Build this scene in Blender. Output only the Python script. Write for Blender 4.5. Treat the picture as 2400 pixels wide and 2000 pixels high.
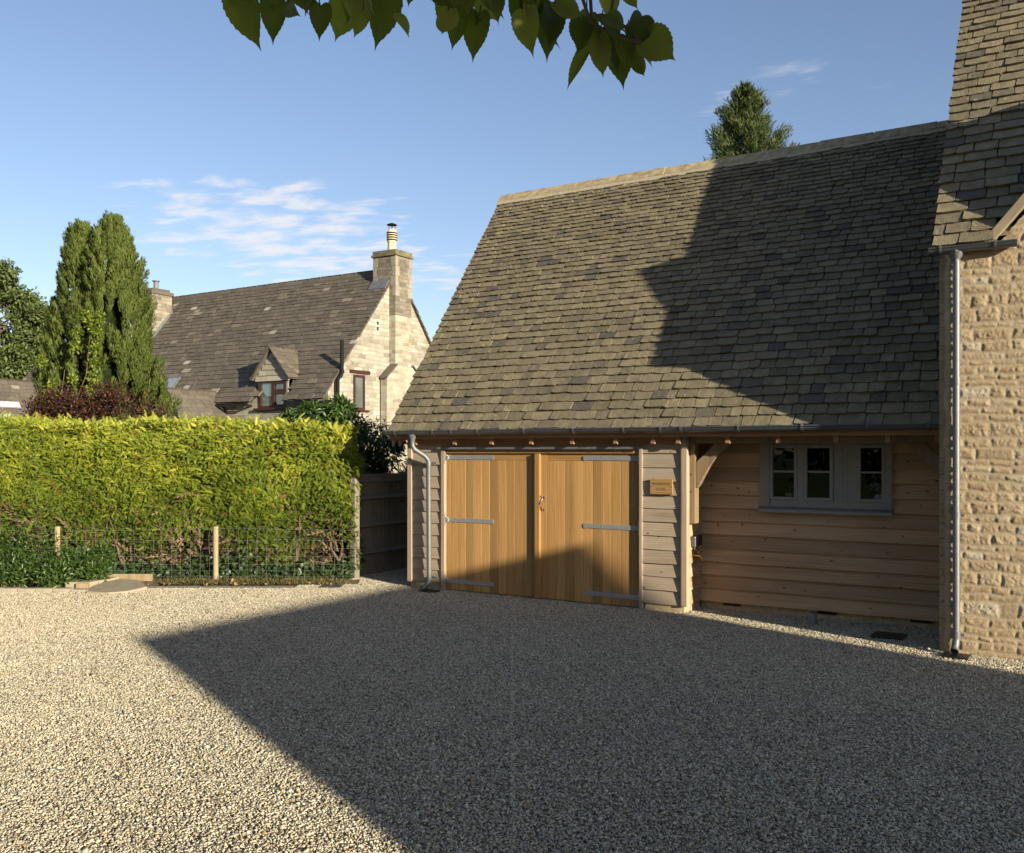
import bpy, bmesh, math, random
import numpy as np
from mathutils import Vector, Matrix, noise as mnoise

for o in list(bpy.data.objects):
    bpy.data.objects.remove(o)
scene = bpy.context.scene
COL = scene.collection
R = math.radians

# ------------------------------------------------------------------ camera
# axes: x runs along the garage front, y goes back from it, z up (metres)
YAW = math.atan2(2186.0, 3500.0)
cam = bpy.data.cameras.new('camera')
cam.sensor_fit = 'HORIZONTAL'
cam.sensor_width = 36.0
cam.lens = 36.0 * 2186.0 / 2400.0
cam.shift_y = 57.0 / 2400.0
cam.clip_start = 0.05
cam.clip_end = 3000.0
camo = bpy.data.objects.new('camera', cam)
camo.location = (0, 0, 2.0)
camo.rotation_euler = (math.pi / 2, 0, YAW)
COL.objects.link(camo)
scene.camera = camo

# ------------------------------------------------------------------ light
SUN_EL = R(13.6)
SUN_AZ = R(18.8)
sun_dir = Vector((math.cos(SUN_AZ) * math.cos(SUN_EL), -math.sin(SUN_AZ) * math.cos(SUN_EL), math.sin(SUN_EL)))
sl = bpy.data.lights.new('sun', 'SUN')
sl.energy = 4.7
sl.angle = R(0.5)
sl.color = (1.0, 0.89, 0.70)
so = bpy.data.objects.new('sun', sl)
so.rotation_euler = (-sun_dir).to_track_quat('-Z', 'Y').to_euler()
so.location = (30, -10, 20)
COL.objects.link(so)

world = bpy.data.worlds.new('World')
scene.world = world
world.use_nodes = True
wn = world.node_tree
for n in list(wn.nodes):
    wn.nodes.remove(n)


def wnode(t, **kw):
    n = wn.nodes.new(t)
    for k, v in kw.items():
        setattr(n, k, v)
    return n


def wl(a, b):
    wn.links.new(a, b)


SKY_STRENGTH = 0.105
wout = wnode('ShaderNodeOutputWorld')
wbg = wnode('ShaderNodeBackground')
wbg.inputs['Strength'].default_value = SKY_STRENGTH
sky = wnode('ShaderNodeTexSky', sky_type='NISHITA', sun_disc=False)
sky.sun_elevation = SUN_EL
sky.sun_rotation = math.atan2(sun_dir.x, sun_dir.y)
sky.altitude = 100.0
sky.air_density = 1.0
sky.dust_density = 0.6
sky.ozone_density = 2.0
# thin streaky clouds on a flat layer, low in the sky ahead
tc = wnode('ShaderNodeTexCoord')
sep = wnode('ShaderNodeSeparateXYZ')
wl(tc.outputs['Generated'], sep.inputs[0])


def wmath(op, a, b=None, c=None, clamp=False):
    n = wnode('ShaderNodeMath', operation=op, use_clamp=clamp)
    for i, v in enumerate((a, b, c)):
        if v is None:
            continue
        if isinstance(v, (int, float)):
            n.inputs[i].default_value = v
        else:
            wl(v, n.inputs[i])
    return n.outputs[0]


zc = wmath('MAXIMUM', sep.outputs[2], 0.02)
hx = wmath('DIVIDE', sep.outputs[0], zc)
hy = wmath('DIVIDE', sep.outputs[1], zc)
comb = wnode('ShaderNodeCombineXYZ')
wl(hx, comb.inputs[0])
wl(hy, comb.inputs[1])
mapn = wnode('ShaderNodeMapping')
mapn.inputs['Rotation'].default_value = (0, 0, -YAW + R(4))
mapn.inputs['Scale'].default_value = (3.9, 6.2, 1)
wl(comb.outputs[0], mapn.inputs[0])
cn = wnode('ShaderNodeTexNoise')
cn.inputs['Scale'].default_value = 1.0
cn.inputs['Detail'].default_value = 5
cn.inputs['Roughness'].default_value = 0.56
cn.inputs['Distortion'].default_value = 0.25
wl(mapn.outputs[0], cn.inputs['Vector'])
az = wmath('ARCTAN2', wmath('MULTIPLY', sep.outputs[0], -1.0), sep.outputs[1])
el = wmath('ARCSINE', sep.outputs[2])


def patch(a0, e0, sa, se, amp):
    da = wmath('DIVIDE', wmath('SUBTRACT', az, a0), sa)
    de = wmath('DIVIDE', wmath('SUBTRACT', el, e0), se)
    r2 = wmath('ADD', wmath('MULTIPLY', da, da), wmath('MULTIPLY', de, de))
    return wmath('MULTIPLY', wmath('SUBTRACT', 1.0, wmath('MULTIPLY', r2, 0.5), clamp=True), amp)


def pa(x, y):
    X = (x - 1200) / 2186.0
    W = (1057 - y) / 2186.0
    return YAW - math.atan(X), math.atan(W / math.sqrt(1 + X * X))


p1 = patch(*pa(640, 545), 0.14, 0.038, 1.0)
p2 = patch(*pa(620, 462), 0.13, 0.018, 0.95)
p3 = patch(*pa(1000, 655), 0.09, 0.014, 0.9)
p4 = patch(*pa(1690, 225), 0.16, 0.035, 0.42)
p5 = patch(*pa(780, 610), 0.14, 0.03, 0.9)
msk = wmath('MAXIMUM', wmath('MAXIMUM', p1, p2), wmath('MAXIMUM', wmath('MAXIMUM', p3, p4), p5))
cov = wmath('ADD', cn.outputs['Fac'], wmath('MULTIPLY', msk, 0.34))
cfac = wnode('ShaderNodeMapRange', interpolation_type='SMOOTHSTEP')
cfac.inputs['From Min'].default_value = 0.66
cfac.inputs['From Max'].default_value = 0.98
cfac.inputs['To Max'].default_value = 0.85
wl(cov, cfac.inputs['Value'])
cm = wmath('MULTIPLY', cfac.outputs[0], wmath('MULTIPLY', msk, 2.0, clamp=True))
mixw = wnode('ShaderNodeMix', data_type='RGBA')
wl(cm, mixw.inputs['Factor'])
skyt = wnode('ShaderNodeMix', data_type='RGBA', blend_type='MULTIPLY')
skyt.inputs['Factor'].default_value = 1.0
wl(sky.outputs[0], skyt.inputs[6])
skyt.inputs[7].default_value = (0.92, 0.83, 0.86, 1)
wl(skyt.outputs[2], mixw.inputs[6])
mixw.inputs[7].default_value = (4.3, 4.25, 4.4, 1)
wl(mixw.outputs[2], wbg.inputs[0])
wl(wbg.outputs[0], wout.inputs[0])

scene.view_settings.view_transform = 'Standard'
scene.view_settings.look = 'None'
scene.view_settings.gamma = 1.0
scene.view_settings.use_curve_mapping = False
scene.view_settings.exposure = 1.0
scene.render.engine = 'CYCLES'

# ------------------------------------------------------------------ helpers: objects


def lnk(name, data, parent=None):
    o = bpy.data.objects.new(name, data)
    COL.objects.link(o)
    if parent is not None:
        o.parent = parent
    return o


def tag(o, label=None, cat=None, group=None, kind=None):
    if label:
        o['label'] = label
    if cat:
        o['category'] = cat
    if group:
        o['group'] = group
    if kind:
        o['kind'] = kind
    return o


def thing(name, label, cat, group=None, loc=(0, 0, 0)):
    o = lnk(name, None)
    o.location = loc
    o.empty_display_size = 0.2
    return tag(o, label, cat, group)


class MB:
    """collects boxes, prisms, tubes ... and links them as ONE mesh object"""

    def __init__(s):
        s.v = []
        s.f = []
        s.mi = []
        s.m = 0

    def add(s, verts, faces):
        b = len(s.v)
        s.v += [tuple(p) for p in verts]
        for f in faces:
            s.f.append([i + b for i in f])
            s.mi.append(s.m)

    def hexa(s, p):
        s.add(p, [(0, 3, 2, 1), (4, 5, 6, 7), (0, 1, 5, 4), (1, 2, 6, 5), (2, 3, 7, 6), (3, 0, 4, 7)])

    def box(s, x0, x1, y0, y1, z0, z1):
        s.hexa([(x0, y0, z0), (x1, y0, z0), (x1, y1, z0), (x0, y1, z0), (x0, y0, z1), (x1, y0, z1), (x1, y1, z1), (x0, y1, z1)])

    def prism(s, poly, vec):
        """poly: list of 3-D points, extruded by vec"""
        n = len(poly)
        vec = Vector(vec)
        a = [Vector(p) for p in poly]
        vs = a + [p + vec for p in a]
        fs = [tuple(range(n))[::-1], tuple(range(n, 2 * n))]
        for i in range(n):
            j = (i + 1) % n
            fs.append((i, j, n + j, n + i))
        s.add(vs, fs)

    def tube(s, pts, r, n=10, cap=True, radii=None):
        pts = [Vector(p) for p in pts]
        rings = []
        up = None
        for i, p in enumerate(pts):
            t = (pts[min(i + 1, len(pts) - 1)] - pts[max(i - 1, 0)]).normalized()
            if up is None:
                up = Vector((0, 0, 1)) if abs(t.z) < 0.9 else Vector((1, 0, 0))
            a = t.cross(up)
            if a.length < 1e-4:
                a = t.cross(Vector((0, 1, 0)))
            a.normalize()
            b = t.cross(a).normalized()
            up = -b if False else up
            rr = radii[i] if radii else r
            rings.append([p + (a * math.cos(2 * math.pi * k / n) + b * math.sin(2 * math.pi * k / n)) * rr for k in range(n)])
        vs = [q for ring in rings for q in ring]
        fs = []
        for i in range(len(pts) - 1):
            for k in range(n):
                k2 = (k + 1) % n
                fs.append((i * n + k, i * n + k2, (i + 1) * n + k2, (i + 1) * n + k))
        if cap:
            fs.append(tuple(range(n))[::-1])
            fs.append(tuple(range((len(pts) - 1) * n, len(pts) * n)))
        s.add(vs, fs)

    def lathe(s, c, prof, n=16):
        """prof: list of (radius, height) from the bottom up"""
        vs = []
        for r, h in prof:
            for k in range(n):
                a = 2 * math.pi * k / n
                vs.append((c[0] + r * math.cos(a), c[1] + r * math.sin(a), c[2] + h))
        fs = []
        for i in range(len(prof) - 1):
            for k in range(n):
                k2 = (k + 1) % n
                fs.append((i * n + k, i * n + k2, (i + 1) * n + k2, (i + 1) * n + k))
        fs.append(tuple(range(n))[::-1])
        fs.append(tuple(range((len(prof) - 1) * n, len(prof) * n)))
        s.add(vs, fs)

    def build(s, name, mats, parent=None, smooth=False, bevel=0.0, seg=2):
        me = bpy.data.meshes.new(name)
        me.from_pydata(s.v, [], s.f)
        if not isinstance(mats, (list, tuple)):
            mats = [mats]
        for m in mats:
            me.materials.append(m)
        if len(mats) > 1:
            me.polygons.foreach_set('material_index', s.mi)
        bm = bmesh.new()
        bm.from_mesh(me)
        bmesh.ops.recalc_face_normals(bm, faces=bm.faces)
        bm.to_mesh(me)
        bm.free()
        if smooth:
            me.polygons.foreach_set('use_smooth', [True] * len(me.polygons))
        me.update()
        o = lnk(name, me, parent)
        if smooth:
            try:
                me.set_sharp_from_angle(angle=R(40))
            except Exception:
                pass
        if bevel:
            md = o.modifiers.new('bevel', 'BEVEL')
            md.width = bevel
            md.segments = seg
            md.limit_method = 'ANGLE'
        return o


def np_mesh(name, V, F, mat, parent=None, smooth=False, attrs=None):
    """V (n,3), F (m,k) with constant k"""
    V = np.asarray(V, np.float32)
    F = np.asarray(F, np.int32)
    me = bpy.data.meshes.new(name)
    me.vertices.add(len(V))
    me.vertices.foreach_set('co', V.ravel())
    k = F.shape[1]
    me.loops.add(F.size)
    me.loops.foreach_set('vertex_index', F.ravel())
    me.polygons.add(len(F))
    me.polygons.foreach_set('loop_start', np.arange(0, F.size, k, dtype=np.int32))
    me.polygons.foreach_set('loop_total', np.full(len(F), k, np.int32))
    if smooth:
        me.polygons.foreach_set('use_smooth', np.ones(len(F), bool))
    if attrs:
        for an, av in attrs.items():
            at = me.attributes.new(an, 'FLOAT', 'POINT')
            at.data.foreach_set('value', np.asarray(av, np.float32))
    me.update(calc_edges=True)
    me.validate()
    me.materials.append(mat)
    return lnk(name, me, parent)


CY, SY = math.cos(YAW), math.sin(YAW)


def site(X, Z, w):
    """the plot behind the drive (hedge, wire fence, kerb) lies at 32 degrees to the garage"""
    return (CY * X - SY * Z, SY * X + CY * Z, w)


def site_np(P):
    return np.stack([CY * P[:, 0] - SY * P[:, 1], SY * P[:, 0] + CY * P[:, 1], P[:, 2]], 1)


# ------------------------------------------------------------------ helpers: materials
class NT:
    def __init__(s, name):
        s.mat = bpy.data.materials.new(name)
        s.mat.use_nodes = True
        s.t = s.mat.node_tree
        s.b = s.t.nodes['Principled BSDF']
        s.out = s.t.nodes['Material Output']

    def n(s, t, **kw):
        n = s.t.nodes.new(t)
        for k, v in kw.items():
            setattr(n, k, v)
        return n

    def l(s, a, b):
        s.t.links.new(a, b)

    def put(s, sock, v):
        if isinstance(v, bpy.types.NodeSocket):
            s.l(v, sock)
        elif isinstance(v, (tuple, list)) and len(v) == 3 and sock.type == 'RGBA':
            sock.default_value = (*v, 1)
        else:
            sock.default_value = v

    def obj(s):
        return s.n('ShaderNodeTexCoord').outputs['Object']

    def rnd(s):
        return s.n('ShaderNodeNewGeometry').outputs['Random Per Island']

    def attr(s, name):
        return s.n('ShaderNodeAttribute', attribute_name=name).outputs['Fac']

    def math(s, op, a, b=None, clamp=False):
        n = s.n('ShaderNodeMath', operation=op, use_clamp=clamp)
        s.put(n.inputs[0], a)
        if b is not None:
            s.put(n.inputs[1], b)
        return n.outputs[0]

    def vmath(s, op, a, b):
        n = s.n('ShaderNodeVectorMath', operation=op)
        s.put(n.inputs[0], a)
        s.put(n.inputs[1], b)
        return n.outputs[0]

    def mapping(s, v, scale=(1, 1, 1), rot=(0, 0, 0), loc=(0, 0, 0)):
        n = s.n('ShaderNodeMapping')
        s.put(n.inputs[0], v)
        n.inputs['Scale'].default_value = scale
        n.inputs['Rotation'].default_value = rot
        n.inputs['Location'].default_value = loc
        return n.outputs[0]

    def noise(s, v, scale, detail=4, rough=0.55, dist=0.0):
        n = s.n('ShaderNodeTexNoise')
        if v is not None:
            s.put(n.inputs['Vector'], v)
        n.inputs['Scale'].default_value = scale
        n.inputs['Detail'].default_value = detail
        n.inputs['Roughness'].default_value = rough
        n.inputs['Distortion'].default_value = dist
        return n.outputs['Fac']

    def vor(s, v, scale, feature='F1', out='Distance', rand=1.0):
        n = s.n('ShaderNodeTexVoronoi', feature=feature)
        s.put(n.inputs['Vector'], v)
        n.inputs['Scale'].default_value = scale
        n.inputs['Randomness'].default_value = rand
        return n.outputs[out]

    def ramp(s, f, stops, interp='LINEAR'):
        n = s.n('ShaderNodeValToRGB')
        s.put(n.inputs[0], f)
        cr = n.color_ramp
        cr.interpolation = interp
        while len(cr.elements) < len(stops):
            cr.elements.new(0.5)
        for e, (p, c) in zip(cr.elements, stops):
            e.position = p
            e.color = (*c, 1) if len(c) == 3 else c
        return n.outputs[0]

    def rng(s, f, a, b, c=0.0, d=1.0):
        n = s.n('ShaderNodeMapRange')
        s.put(n.inputs[0], f)
        for i, v in enumerate((a, b, c, d)):
            n.inputs[i + 1].default_value = v
        return n.outputs[0]

    def mix(s, f, a, b, mode='MIX'):
        n = s.n('ShaderNodeMix', data_type='RGBA', blend_type=mode)
        s.put(n.inputs[0], f)
        s.put(n.inputs[6], a)
        s.put(n.inputs[7], b)
        return n.outputs[2]

    def bump(s, h, strength=0.5, dist=0.01, nrm=None):
        n = s.n('ShaderNodeBump')
        n.inputs['Strength'].default_value = strength
        n.inputs['Distance'].default_value = dist
        s.put(n.inputs['Height'], h)
        if nrm is not None:
            s.l(nrm, n.inputs['Normal'])
        return n.outputs[0]

    def fin(s, col, rough=0.8, nrm=None, spec=0.3, metal=0.0):
        s.put(s.b.inputs['Base Color'], col)
        s.put(s.b.inputs['Roughness'], rough)
        s.b.inputs['Specular IOR Level'].default_value = spec
        s.b.inputs['Metallic'].default_value = metal
        if nrm is not None:
            s.l(nrm, s.b.inputs['Normal'])
        return s.mat


def m_plain(name, col, rough=0.6, spec=0.3, metal=0.0, var=0.15, scale=12):
    m = NT(name)
    v = m.obj()
    f = m.noise(v, scale, 5)
    c = m.mix(m.rng(f, 0.3, 0.7), tuple(q * (1 - var) for q in col), tuple(min(1, q * (1 + var)) for q in col))
    rr = m.rng(m.noise(v, scale * 3, 3), 0.3, 0.7, max(0.02, rough - 0.08), min(1, rough + 0.08))
    return m.fin(c, rr, m.bump(m.noise(v, scale * 8, 3), 0.12, 0.003), spec, metal)


def m_tile(name, stops, mott=0.45, bump=0.6, lichen=None, sc=1.0):
    """split stone roof slates, each with its own tone"""
    m = NT(name)
    v = m.obj()
    base = m.ramp(m.rnd(), stops)
    off = m.n('ShaderNodeCombineXYZ')
    m.l(m.math('MULTIPLY', m.rnd(), 37.0), off.inputs[0])
    vv = m.vmath('ADD', v, off.outputs[0])
    n1 = m.noise(vv, 7 * sc, 6, 0.65, 0.4)
    n2 = m.noise(vv, 55 * sc, 4, 0.65)
    n3 = m.noise(v, 0.9, 3, 0.5)
    c = m.mix(m.rng(n1, 0.3, 0.72, 0, mott), base, m.mix(1.0, base, (0.55, 0.52, 0.5), 'MULTIPLY'))
    c = m.mix(m.rng(n3, 0.35, 0.7, 0, 0.35), c, m.mix(1.0, c, (0.72, 0.72, 0.78), 'MULTIPLY'))
    c = m.mix(m.rng(n2, 0.38, 0.7, 0, 0.55), c, m.mix(1.0, c, (1.4, 1.38, 1.3), 'MULTIPLY'))
    if lichen:
        l = m.noise(v, 14, 3, 0.6)
        l2 = m.noise(v, 1.3, 2, 0.5)
        c = m.mix(m.math('MULTIPLY', m.rng(l, 0.66, 0.7), m.rng(l2, 0.42, 0.6)), c, lichen)
    h = m.math('ADD', m.math('MULTIPLY', n1, 0.7), m.math('MULTIPLY', n2, 0.4))
    return m.fin(c, 0.9, m.bump(h, bump, 0.02), 0.15)


def m_wood(name, dark, light, axis='X', grey=None, knots=True, gsc=1.0, rough=0.7, var=0.18):
    m = NT(name)
    v = m.obj()
    r = m.rnd()
    off = m.n('ShaderNodeCombineXYZ')
    m.l(m.math('MULTIPLY', r, 23.0), off.inputs[0])
    m.l(m.math('MULTIPLY', r, 51.0), off.inputs[1])
    m.l(m.math('MULTIPLY', r, 13.0), off.inputs[2])
    vv = m.vmath('ADD', v, off.outputs[0])
    st = {'X': (1.1, 13, 13), 'Z': (13, 13, 1.1), 'Y': (13, 1.1, 13)}[axis]
    st = tuple(q * gsc for q in st)
    g = m.noise(m.mapping(vv, st), 1.0, 7, 0.6, 0.6)
    fine = m.noise(m.mapping(vv, tuple(q * 3.2 for q in st)), 1.0, 3, 0.5)
    ring = m.n('ShaderNodeTexWave', wave_type='BANDS', bands_direction={'X': 'Z', 'Z': 'X', 'Y': 'X'}[axis])
    m.put(ring.inputs['Vector'], m.mapping(vv, tuple((q if q < 3 * gsc else q * 0.5) for q in st)))
    ring.inputs['Scale'].default_value = 1.6
    ring.inputs['Distortion'].default_value = 9
    ring.inputs['Detail'].default_value = 2
    ring.inputs['Detail Scale'].default_value = 0.6
    f = m.math('ADD', m.math('MULTIPLY', g, 0.72), m.math('ADD', m.math('MULTIPLY', fine, 0.12), m.math('MULTIPLY', ring.outputs['Fac'], 0.16)))
    c = m.ramp(f, [(0.26, dark), (0.68, light)])
    tone = m.rng(r, 0, 1, 1 - var, 1 + var)
    tn = m.n('ShaderNodeCombineXYZ')
    for i in range(3):
        m.l(tone, tn.inputs[i])
    c = m.mix(1.0, c, tn.outputs[0], 'MULTIPLY')
    if grey:
        gn = m.noise(m.mapping(vv, tuple(q * 0.25 for q in st)), 1.0, 4, 0.6)
        c = m.mix(m.rng(gn, 0.35, 0.65, 0.1, 0.85), c, grey)
    if knots:
        sk = m.n('ShaderNodeSeparateXYZ')
        m.l(vv, sk.inputs[0])
        ck = m.n('ShaderNodeCombineXYZ')
        along, across = {'X': (0, 2), 'Z': (2, 0), 'Y': (1, 2)}[axis]
        m.l(m.math('MULTIPLY', sk.outputs[along], 0.6), ck.inputs[0])
        m.l(sk.outputs[across], ck.inputs[1])
        vn = m.n('ShaderNodeTexVoronoi', feature='F1', voronoi_dimensions='2D')
        m.l(ck.outputs[0], vn.inputs['Vector'])
        vn.inputs['Scale'].default_value = 5.5
        sepc = m.n('ShaderNodeSeparateColor')
        m.l(vn.outputs['Color'], sepc.inputs[0])
        has = m.math('GREATER_THAN', sepc.outputs[0], 0.45)
        size = m.rng(sepc.outputs[1], 0, 1, 0.035, 0.095)
        k = m.math('SUBTRACT', 1.0, m.math('DIVIDE', vn.outputs['Distance'], size), True)
        k = m.math('MULTIPLY', m.rng(k, 0.0, 0.45), has)
        c = m.mix(m.math('MULTIPLY', k, 0.75), c, tuple(q * 0.3 for q in dark))
    return m.fin(c, rough, m.bump(f, 0.15, 0.005), 0.25)


def m_rubble(name, cols, scale=1.0, mortar=(0.5, 0.44, 0.33), bump=0.9, bw=0.42, rh=0.16, stain=0.4):
    """coursed rubble on axis-aligned walls seen from afar"""
    m = NT(name)
    v = m.obj()
    sp = m.n('ShaderNodeSeparateXYZ')
    m.l(v, sp.inputs[0])
    cb = m.n('ShaderNodeCombineXYZ')
    m.l(m.math('ADD', sp.outputs[0], sp.outputs[1]), cb.inputs[0])
    m.l(sp.outputs[2], cb.inputs[1])
    w = m.n('ShaderNodeTexNoise')
    m.l(cb.outputs[0], w.inputs['Vector'])
    w.inputs['Scale'].default_value = 3.5
    w.inputs['Detail'].default_value = 3
    wv = m.vmath('SUBTRACT', w.outputs['Color'], (0.5, 0.5, 0.5))
    sc = m.n('ShaderNodeVectorMath', operation='SCALE')
    m.l(wv, sc.inputs[0])
    sc.inputs['Scale'].default_value = 0.16
    cv = m.vmath('ADD', cb.outputs[0], sc.outputs[0])
    br = m.n('ShaderNodeTexBrick', offset=0.45, squash=1.6, squash_frequency=3)
    m.l(cv, br.inputs['Vector'])
    br.inputs['Scale'].default_value = scale
    br.inputs['Brick Width'].default_value = bw
    br.inputs['Row Height'].default_value = rh
    br.inputs['Mortar Size'].default_value = 0.014
    br.inputs['Mortar Smooth'].default_value = 0.6
    br.inputs['Bias'].default_value = 0.0
    br.inputs['Color1'].default_value = (0, 0, 0, 1)
    br.inputs['Color2'].default_value = (1, 1, 1, 1)
    br.inputs['Mortar'].default_value = (0.5, 0.5, 0.5, 1)
    base = m.ramp(br.outputs['Color'], cols)
    n1 = m.noise(v, 2.2, 5, 0.65)
    n2 = m.noise(v, 22, 5, 0.65)
    c = m.mix(m.rng(n2, 0.35, 0.7, 0, 0.45), base, m.mix(1.0, base, (0.62, 0.6, 0.58), 'MULTIPLY'))
    c = m.mix(m.rng(n1, 0.45, 0.7, 0, stain), c, m.mix(1.0, c, (0.5, 0.46, 0.4), 'MULTIPLY'))
    c = m.mix(m.math('MULTIPLY', br.outputs['Fac'], 0.75), c, mortar)
    h = m.math('ADD', m.math('MULTIPLY', m.math('SUBTRACT', 1.0, br.outputs['Fac']), 0.55), m.math('MULTIPLY', n2, 0.5))
    return m.fin(c, 0.92, m.bump(h, bump, 0.04), 0.1)


def m_leaf(name, stops, rough=0.5, spec=0.3, trans=0.35, tint=(1.25, 1.15, 0.5), big=None):
    """leaf faces: own tone per leaf, light shining through"""
    m = NT(name)
    c = m.ramp(m.rnd(), stops)
    v = m.obj()
    n = m.noise(v, 0.8 if big is None else big, 3, 0.6)
    c = m.mix(m.rng(n, 0.35, 0.65, 0, 0.45), c, m.mix(1.0, c, (0.62, 0.68, 0.6), 'MULTIPLY'))
    m.fin(c, rough, None, spec)
    tr = m.n('ShaderNodeBsdfTranslucent')
    m.l(m.mix(1.0, c, tint, 'MULTIPLY'), tr.inputs[0])
    mx = m.n('ShaderNodeMixShader')
    mx.inputs[0].default_value = trans
    m.l(m.b.outputs[0], mx.inputs[1])
    m.l(tr.outputs[0], mx.inputs[2])
    m.l(mx.outputs[0], m.out.inputs[0])
    return m.mat


# roof slates: sun-bleached khaki with grey and nearly black ones between
M = {}
M['slate'] = m_tile('stone_slate', [(0.0, (0.19, 0.162, 0.105)), (0.3, (0.265, 0.228, 0.145)), (0.55, (0.18, 0.155, 0.104)), (0.78, (0.238, 0.205, 0.133)), (0.95, (0.15, 0.132, 0.098)), (1.0, (0.115, 0.105, 0.088))], mott=0.8, bump=1.2, lichen=(0.36, 0.32, 0.20))
M['slate_far'] = m_tile('weathered_slate', [(0.0, (0.10, 0.087, 0.07)), (0.5, (0.14, 0.122, 0.095)), (0.85, (0.115, 0.10, 0.082)), (0.985, (0.19, 0.165, 0.12)), (0.994, (0.36, 0.33, 0.27)), (1.0, (0.40, 0.37, 0.31))], lichen=(0.42, 0.38, 0.27))
M['ridge'] = m_plain('ridge_stone', (0.33, 0.27, 0.16), 0.9, 0.1, var=0.35, scale=9)
M['mortar'] = m_plain('lime_mortar', (0.40, 0.35, 0.25), 0.95, 0.1, var=0.15, scale=20)
M['board'] = m_wood('weathered_larch', (0.20, 0.148, 0.098), (0.42, 0.325, 0.225), 'X', grey=(0.35, 0.295, 0.225))
M['board_in'] = m_wood('larch', (0.33, 0.215, 0.122), (0.52, 0.36, 0.22), 'X', var=0.22)
M['board_y'] = m_wood('larch_return', (0.30, 0.19, 0.10), (0.50, 0.36, 0.22), 'Y', var=0.12)
M['batten'] = m_wood('larch_batten', (0.27, 0.19, 0.12), (0.46, 0.35, 0.24), 'Z', grey=(0.36, 0.30, 0.235), knots=False)
M['soffit'] = m_wood('larch_beam', (0.24, 0.13, 0.07), (0.40, 0.24, 0.135), 'X', knots=False)
M['oak'] = m_wood('oak_plank', (0.30, 0.160, 0.054), (0.43, 0.255, 0.095), 'Z', knots=False, gsc=0.7, rough=0.6, var=0.27)
M['oak_x'] = m_wood('oak_rail', (0.30, 0.160, 0.054), (0.42, 0.25, 0.095), 'X', knots=False, gsc=0.8, rough=0.55)
M['oak_old'] = m_wood('oak_brace', (0.17, 0.115, 0.065), (0.31, 0.225, 0.135), 'Z', knots=False)
M['fence_wood'] = m_wood('grey_fence', (0.14, 0.12, 0.09), (0.27, 0.235, 0.18), 'Z', grey=(0.23, 0.205, 0.165))
M['post_wood'] = m_wood('treated_post', (0.20, 0.145, 0.085), (0.36, 0.275, 0.165), 'Z', gsc=1.4)
M['zinc'] = m_plain('galvanised_steel', (0.15, 0.155, 0.16), 0.5, 0.5, 0.4, var=0.1, scale=20)
M['zinc_d'] = m_plain('grey_coated_steel', (0.13, 0.14, 0.145), 0.36, 0.5, 0.6, var=0.1)
M['strap'] = m_plain('zinc_hinge', (0.36, 0.37, 0.38), 0.45, 0.5, 0.5, var=0.12, scale=40)
M['chrome'] = m_plain('polished_steel', (0.6, 0.58, 0.55), 0.18, 0.5, 1.0, var=0.05)
M['lead'] = m_plain('lead_sheet', (0.16, 0.17, 0.18), 0.5, 0.4, 0.3, var=0.15)
M['frame'] = m_plain('grey_green_paint', (0.275, 0.27, 0.245), 0.5, 0.3, var=0.05)
M['black'] = m_plain('black_plastic', (0.012, 0.012, 0.013), 0.35, 0.4, var=0.1)
M['dark'] = m_plain('dark_room', (0.02, 0.018, 0.016), 0.9, 0.1)
M['redwood'] = m_plain('red_brown_frame', (0.052, 0.022, 0.016), 0.45, 0.3, var=0.15)
M['brass'] = m_plain('brass', (0.55, 0.38, 0.12), 0.3, 0.5, 1.0)
M['white'] = m_plain('white_cloth', (0.72, 0.70, 0.66), 0.9, 0.1, var=0.04)
M['clay'] = m_plain('buff_clay', (0.62, 0.50, 0.30), 0.8, 0.2, var=0.08)
M['concrete'] = m_plain('concrete', (0.33, 0.285, 0.20), 0.95, 0.1, var=0.14, scale=6)
M['kerb'] = m_plain('kerb_stone', (0.30, 0.265, 0.20), 0.95, 0.1, var=0.2, scale=16)
M['bark'] = m_wood('bark', (0.07, 0.05, 0.035), (0.16, 0.12, 0.085), 'Z', knots=False)
M['twig'] = m_plain('brown_twig', (0.155, 0.105, 0.07), 0.9, 0.1, var=0.35, scale=5)
M['wire'] = m_plain('fence_wire', (0.30, 0.31, 0.30), 0.5, 0.4, 0.2)
M['plinth'] = m_plain('plinth_stone', (0.44, 0.35, 0.22), 0.95, 0.1, var=0.25, scale=14)
M['coping'] = m_plain('coping_stone', (0.28, 0.23, 0.155), 0.92, 0.1, var=0.14, scale=8)
M['rubble_far'] = m_rubble('limestone_wall', [(0.0, (0.25, 0.23, 0.18)), (0.4, (0.38, 0.35, 0.28)), (0.8, (0.44, 0.405, 0.33)), (1.0, (0.50, 0.47, 0.40))], mortar=(0.44, 0.405, 0.325), bump=1.0, stain=0.6)
M['rubble_dark'] = m_rubble('weathered_limestone', [(0.0, (0.17, 0.155, 0.12)), (0.5, (0.26, 0.235, 0.18)), (1.0, (0.34, 0.31, 0.24))], mortar=(0.28, 0.255, 0.2), stain=0.6, bump=0.8)
M['ashlar'] = m_rubble('quoin_stone', [(0.0, (0.36, 0.32, 0.24)), (1.0, (0.43, 0.385, 0.295))], mortar=(0.4, 0.36, 0.28), bump=0.25, bw=0.6, rh=0.42)


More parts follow.
